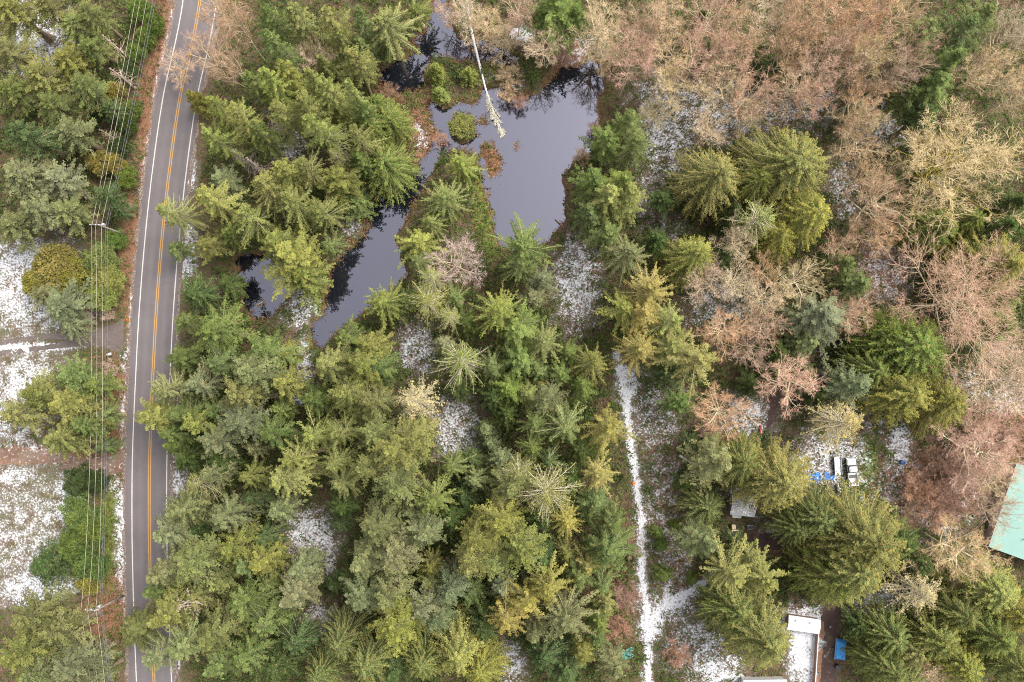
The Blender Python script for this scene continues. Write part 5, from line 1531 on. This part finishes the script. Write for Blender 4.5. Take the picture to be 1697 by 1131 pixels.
def off_ways(px, py, rdv):
    d = np.minimum.reduce([seg_dist(px, py, PATH) / 9, seg_dist(px, py, PATH2) / 8, seg_dist(px, py, DRIVE1) / 20, seg_dist(px, py, DRIVE2) / 14, seg_dist(px, py, DRIVE3) / 18, seg_dist(px, py, DRIVE4) / 10])
    return (d > 1) & (rdv > 48)

def build_cover():
    field = lambda px, py: ((px < 135) & (((py > 400) & (py < 700)) | ((py > 770) & (py < 1010)))) | ((px > 1300) & (px < 1352) & (py > 1045))
    def fern(px, py, w, s, gr, r, rdv):
        return np.where(off_ways(px, py, rdv) & (w < 0.35) & ~field(px, py), np.clip(0.55 - s * 0.55 + gr * 0.5 - r * 0.2, 0.04, 1), 0)
    cover('fern_cover', 34000, fern, 1.0, [(0.04, 0.07, 0.02), (0.075, 0.11, 0.025), (0.13, 0.15, 0.035)], 'low green ferns and seedlings across the forest floor', (0.6, 0.2), 0.6, 4, 5)
    def bram(px, py, w, s, gr, r, rdv):
        return np.where(off_ways(px, py, rdv) & (w < 0.4) & ~field(px, py), np.clip(0.35 + r * 0.5 - s * 0.15, 0.05, 1), 0)
    cover('bramble_cover', 52000, bram, 1.0, [(0.06, 0.035, 0.025), (0.16, 0.085, 0.05), (0.30, 0.19, 0.12)], 'brown brambles and dead bracken across the forest floor', (0.75, 0.07), 0.5, 4, 6)
    def moss(px, py, w, s, gr, r, rdv):
        return np.where(off_ways(px, py, rdv) & (w < 0.5) & ~field(px, py), np.clip(gr * 1.2 - 0.45, 0, 1), 0)
    cover('salal_cover', 14000, moss, 1.0, [(0.06, 0.10, 0.015), (0.13, 0.19, 0.025), (0.24, 0.26, 0.05)], 'bright green low leaves along the banks and verge', (0.4, 0.2), 0.5, 5, 7)
    def sedge(px, py, w, s, gr, r, rdv):
        isl = np.zeros(px.shape, bool)
        for x, y, rx, ry in ISLES:
            isl |= ((px - x) / rx) ** 2 + ((py - y) / ry) ** 2 < 1.15
        return np.where(isl | ((w > 0.08) & (w < 0.62) & (px < 1010) & (px > 370) & (py < 600)), 0.95, 0)
    cover('sedge_fringe', 12000, sedge, 1.0, [(0.10, 0.05, 0.025), (0.24, 0.12, 0.06), (0.36, 0.24, 0.10)], 'rust-brown sedge and twigs fringing the pond', (0.7, 0.07), 0.9, 5, 8, 0.02)
    def floats(px, py, w, s, gr, r, rdv):
        return np.where((w > 0.45) & (w < 0.7) & (px < 1010) & (px > 370) & (py < 600), 0.9, np.where((np.hypot((px - 712) / 16, (py - 72) / 14) < 1) & (w > 0.5), 0.5, 0))
    cover('floating_debris', 600, floats, 1.0, [(0.05, 0.04, 0.02), (0.16, 0.10, 0.05), (0.20, 0.20, 0.07)], 'dead leaves and weed floating along the pond edge', (0.3, 0.1), 0.02, 2, 18, 0.07)
    def grass(px, py, w, s, gr, r, rdv):
        f = field(px, py) & off_ways(px, py, rdv)
        v = (rdv < 110) & (px < 260) & off_ways(px, py, rdv)
        return np.where(f, 0.5 + 0.5 * (1 - s), np.where(v, 0.8, 0))
    cover('grass_tufts', 16000, grass, 1.0, [(0.14, 0.09, 0.03), (0.20, 0.20, 0.06), (0.34, 0.30, 0.14)], 'short tufts of grass poking through snow on field and verge', (0.28, 0.05), 0.8, 4, 9)

def build_understory():
    """a waist-high evergreen layer between the trunks that nobody could count"""
    rg = np.random.default_rng(77)
    n = 30000
    X = rg.uniform(-108, 104, n); Y = rg.uniform(-64, 80, n)
    i = np.clip(((Y + 68) / GS).astype(int) + FN, 0, GX.shape[0] - 1)
    j = np.clip(((X + 112) / GS).astype(int) + FN, 0, GX.shape[1] - 1)
    px, py = gpx[i, j], gpy[i, j]
    fld = ((px < 150) & (py > 395)) | ((px > 1290) & (px < 1420) & (py > 1000)) | ((px > 1190) & (px < 1320) & (py > 800) & (py < 920)) | ((px > 1335) & (px < 1430) & (py > 730) & (py < 830)) | ((px > 1600) & (py > 740) & (py < 960)) | ((px > 1430) & (px < 1520) & (py > 980) & (py < 1040)) | ((px > 1200) & (px < 1330) & (py > 1085)) | ((px < 240) & (py > 380))
    ok = off_ways(px, py, rd[i, j]) & (rd[i, j] > 62) & (wet[i, j] < 0.05) & ~fld
    pr = np.clip(0.62 - snow[i, j] * 1.3 - red[i, j] * 0.35, 0.0, 1) * np.clip(0.7 + lowf[i, j] * 0.9, 0.2, 1)
    pr = np.where((px < 1000) & (py > 500), pr * 1.25, pr)
    pr = np.where((px > 980) & (py < 240), pr * 0.4, pr)
    keep = ok & (rg.random(n) < pr)
    X, Y = X[keep], Y[keep]
    k = len(X)
    hh = rg.uniform(0.7, 3.2, k); rr = rg.uniform(0.6, 1.5, k); cr = rg.random(k)
    m = MB()
    for a in range(18):
        d = nrm(rg.normal(0, 1, (k, 3)) * np.array([1, 1, 0.6]) + np.array([0, 0, 0.35]))
        p = np.stack([X, Y, np.zeros(k)], 1) + d * rr[:, None] * rg.uniform(0.1, 0.8, k)[:, None] * np.array([1, 1, 0])
        p[:, 2] = hh * rg.uniform(0.25, 1.0, k)
        m.quads(tuft(p, nrm(d + rg.normal(0, 0.3, (k, 3))), 0.65, 0.26, rg, 0.15), 0.6 * cr + 0.4 * rg.random(k))
    mt, nt, out = mat('understory_leaf')
    at = N(nt, 'ShaderNodeAttribute', attribute_name='rnd').outputs['Fac']
    c = mixc(nt, at, (0.030, 0.050, 0.016), (0.105, 0.13, 0.04))
    d = N(nt, 'ShaderNodeBsdfDiffuse')
    nt.links.new(c, d.inputs[0]); nt.links.new(d.outputs[0], out.inputs[0])
    tag(obj('understory_cover', m.mesh('understory_cover', mt)), 'dark evergreen undergrowth between the trees', None, None, 'stuff')

build_ground()
build_water()
build_road()
plant_trees()
build_lines()
build_yard()
build_fallen_birch()
build_cover()
build_understory()
bpy.context.view_layer.update()
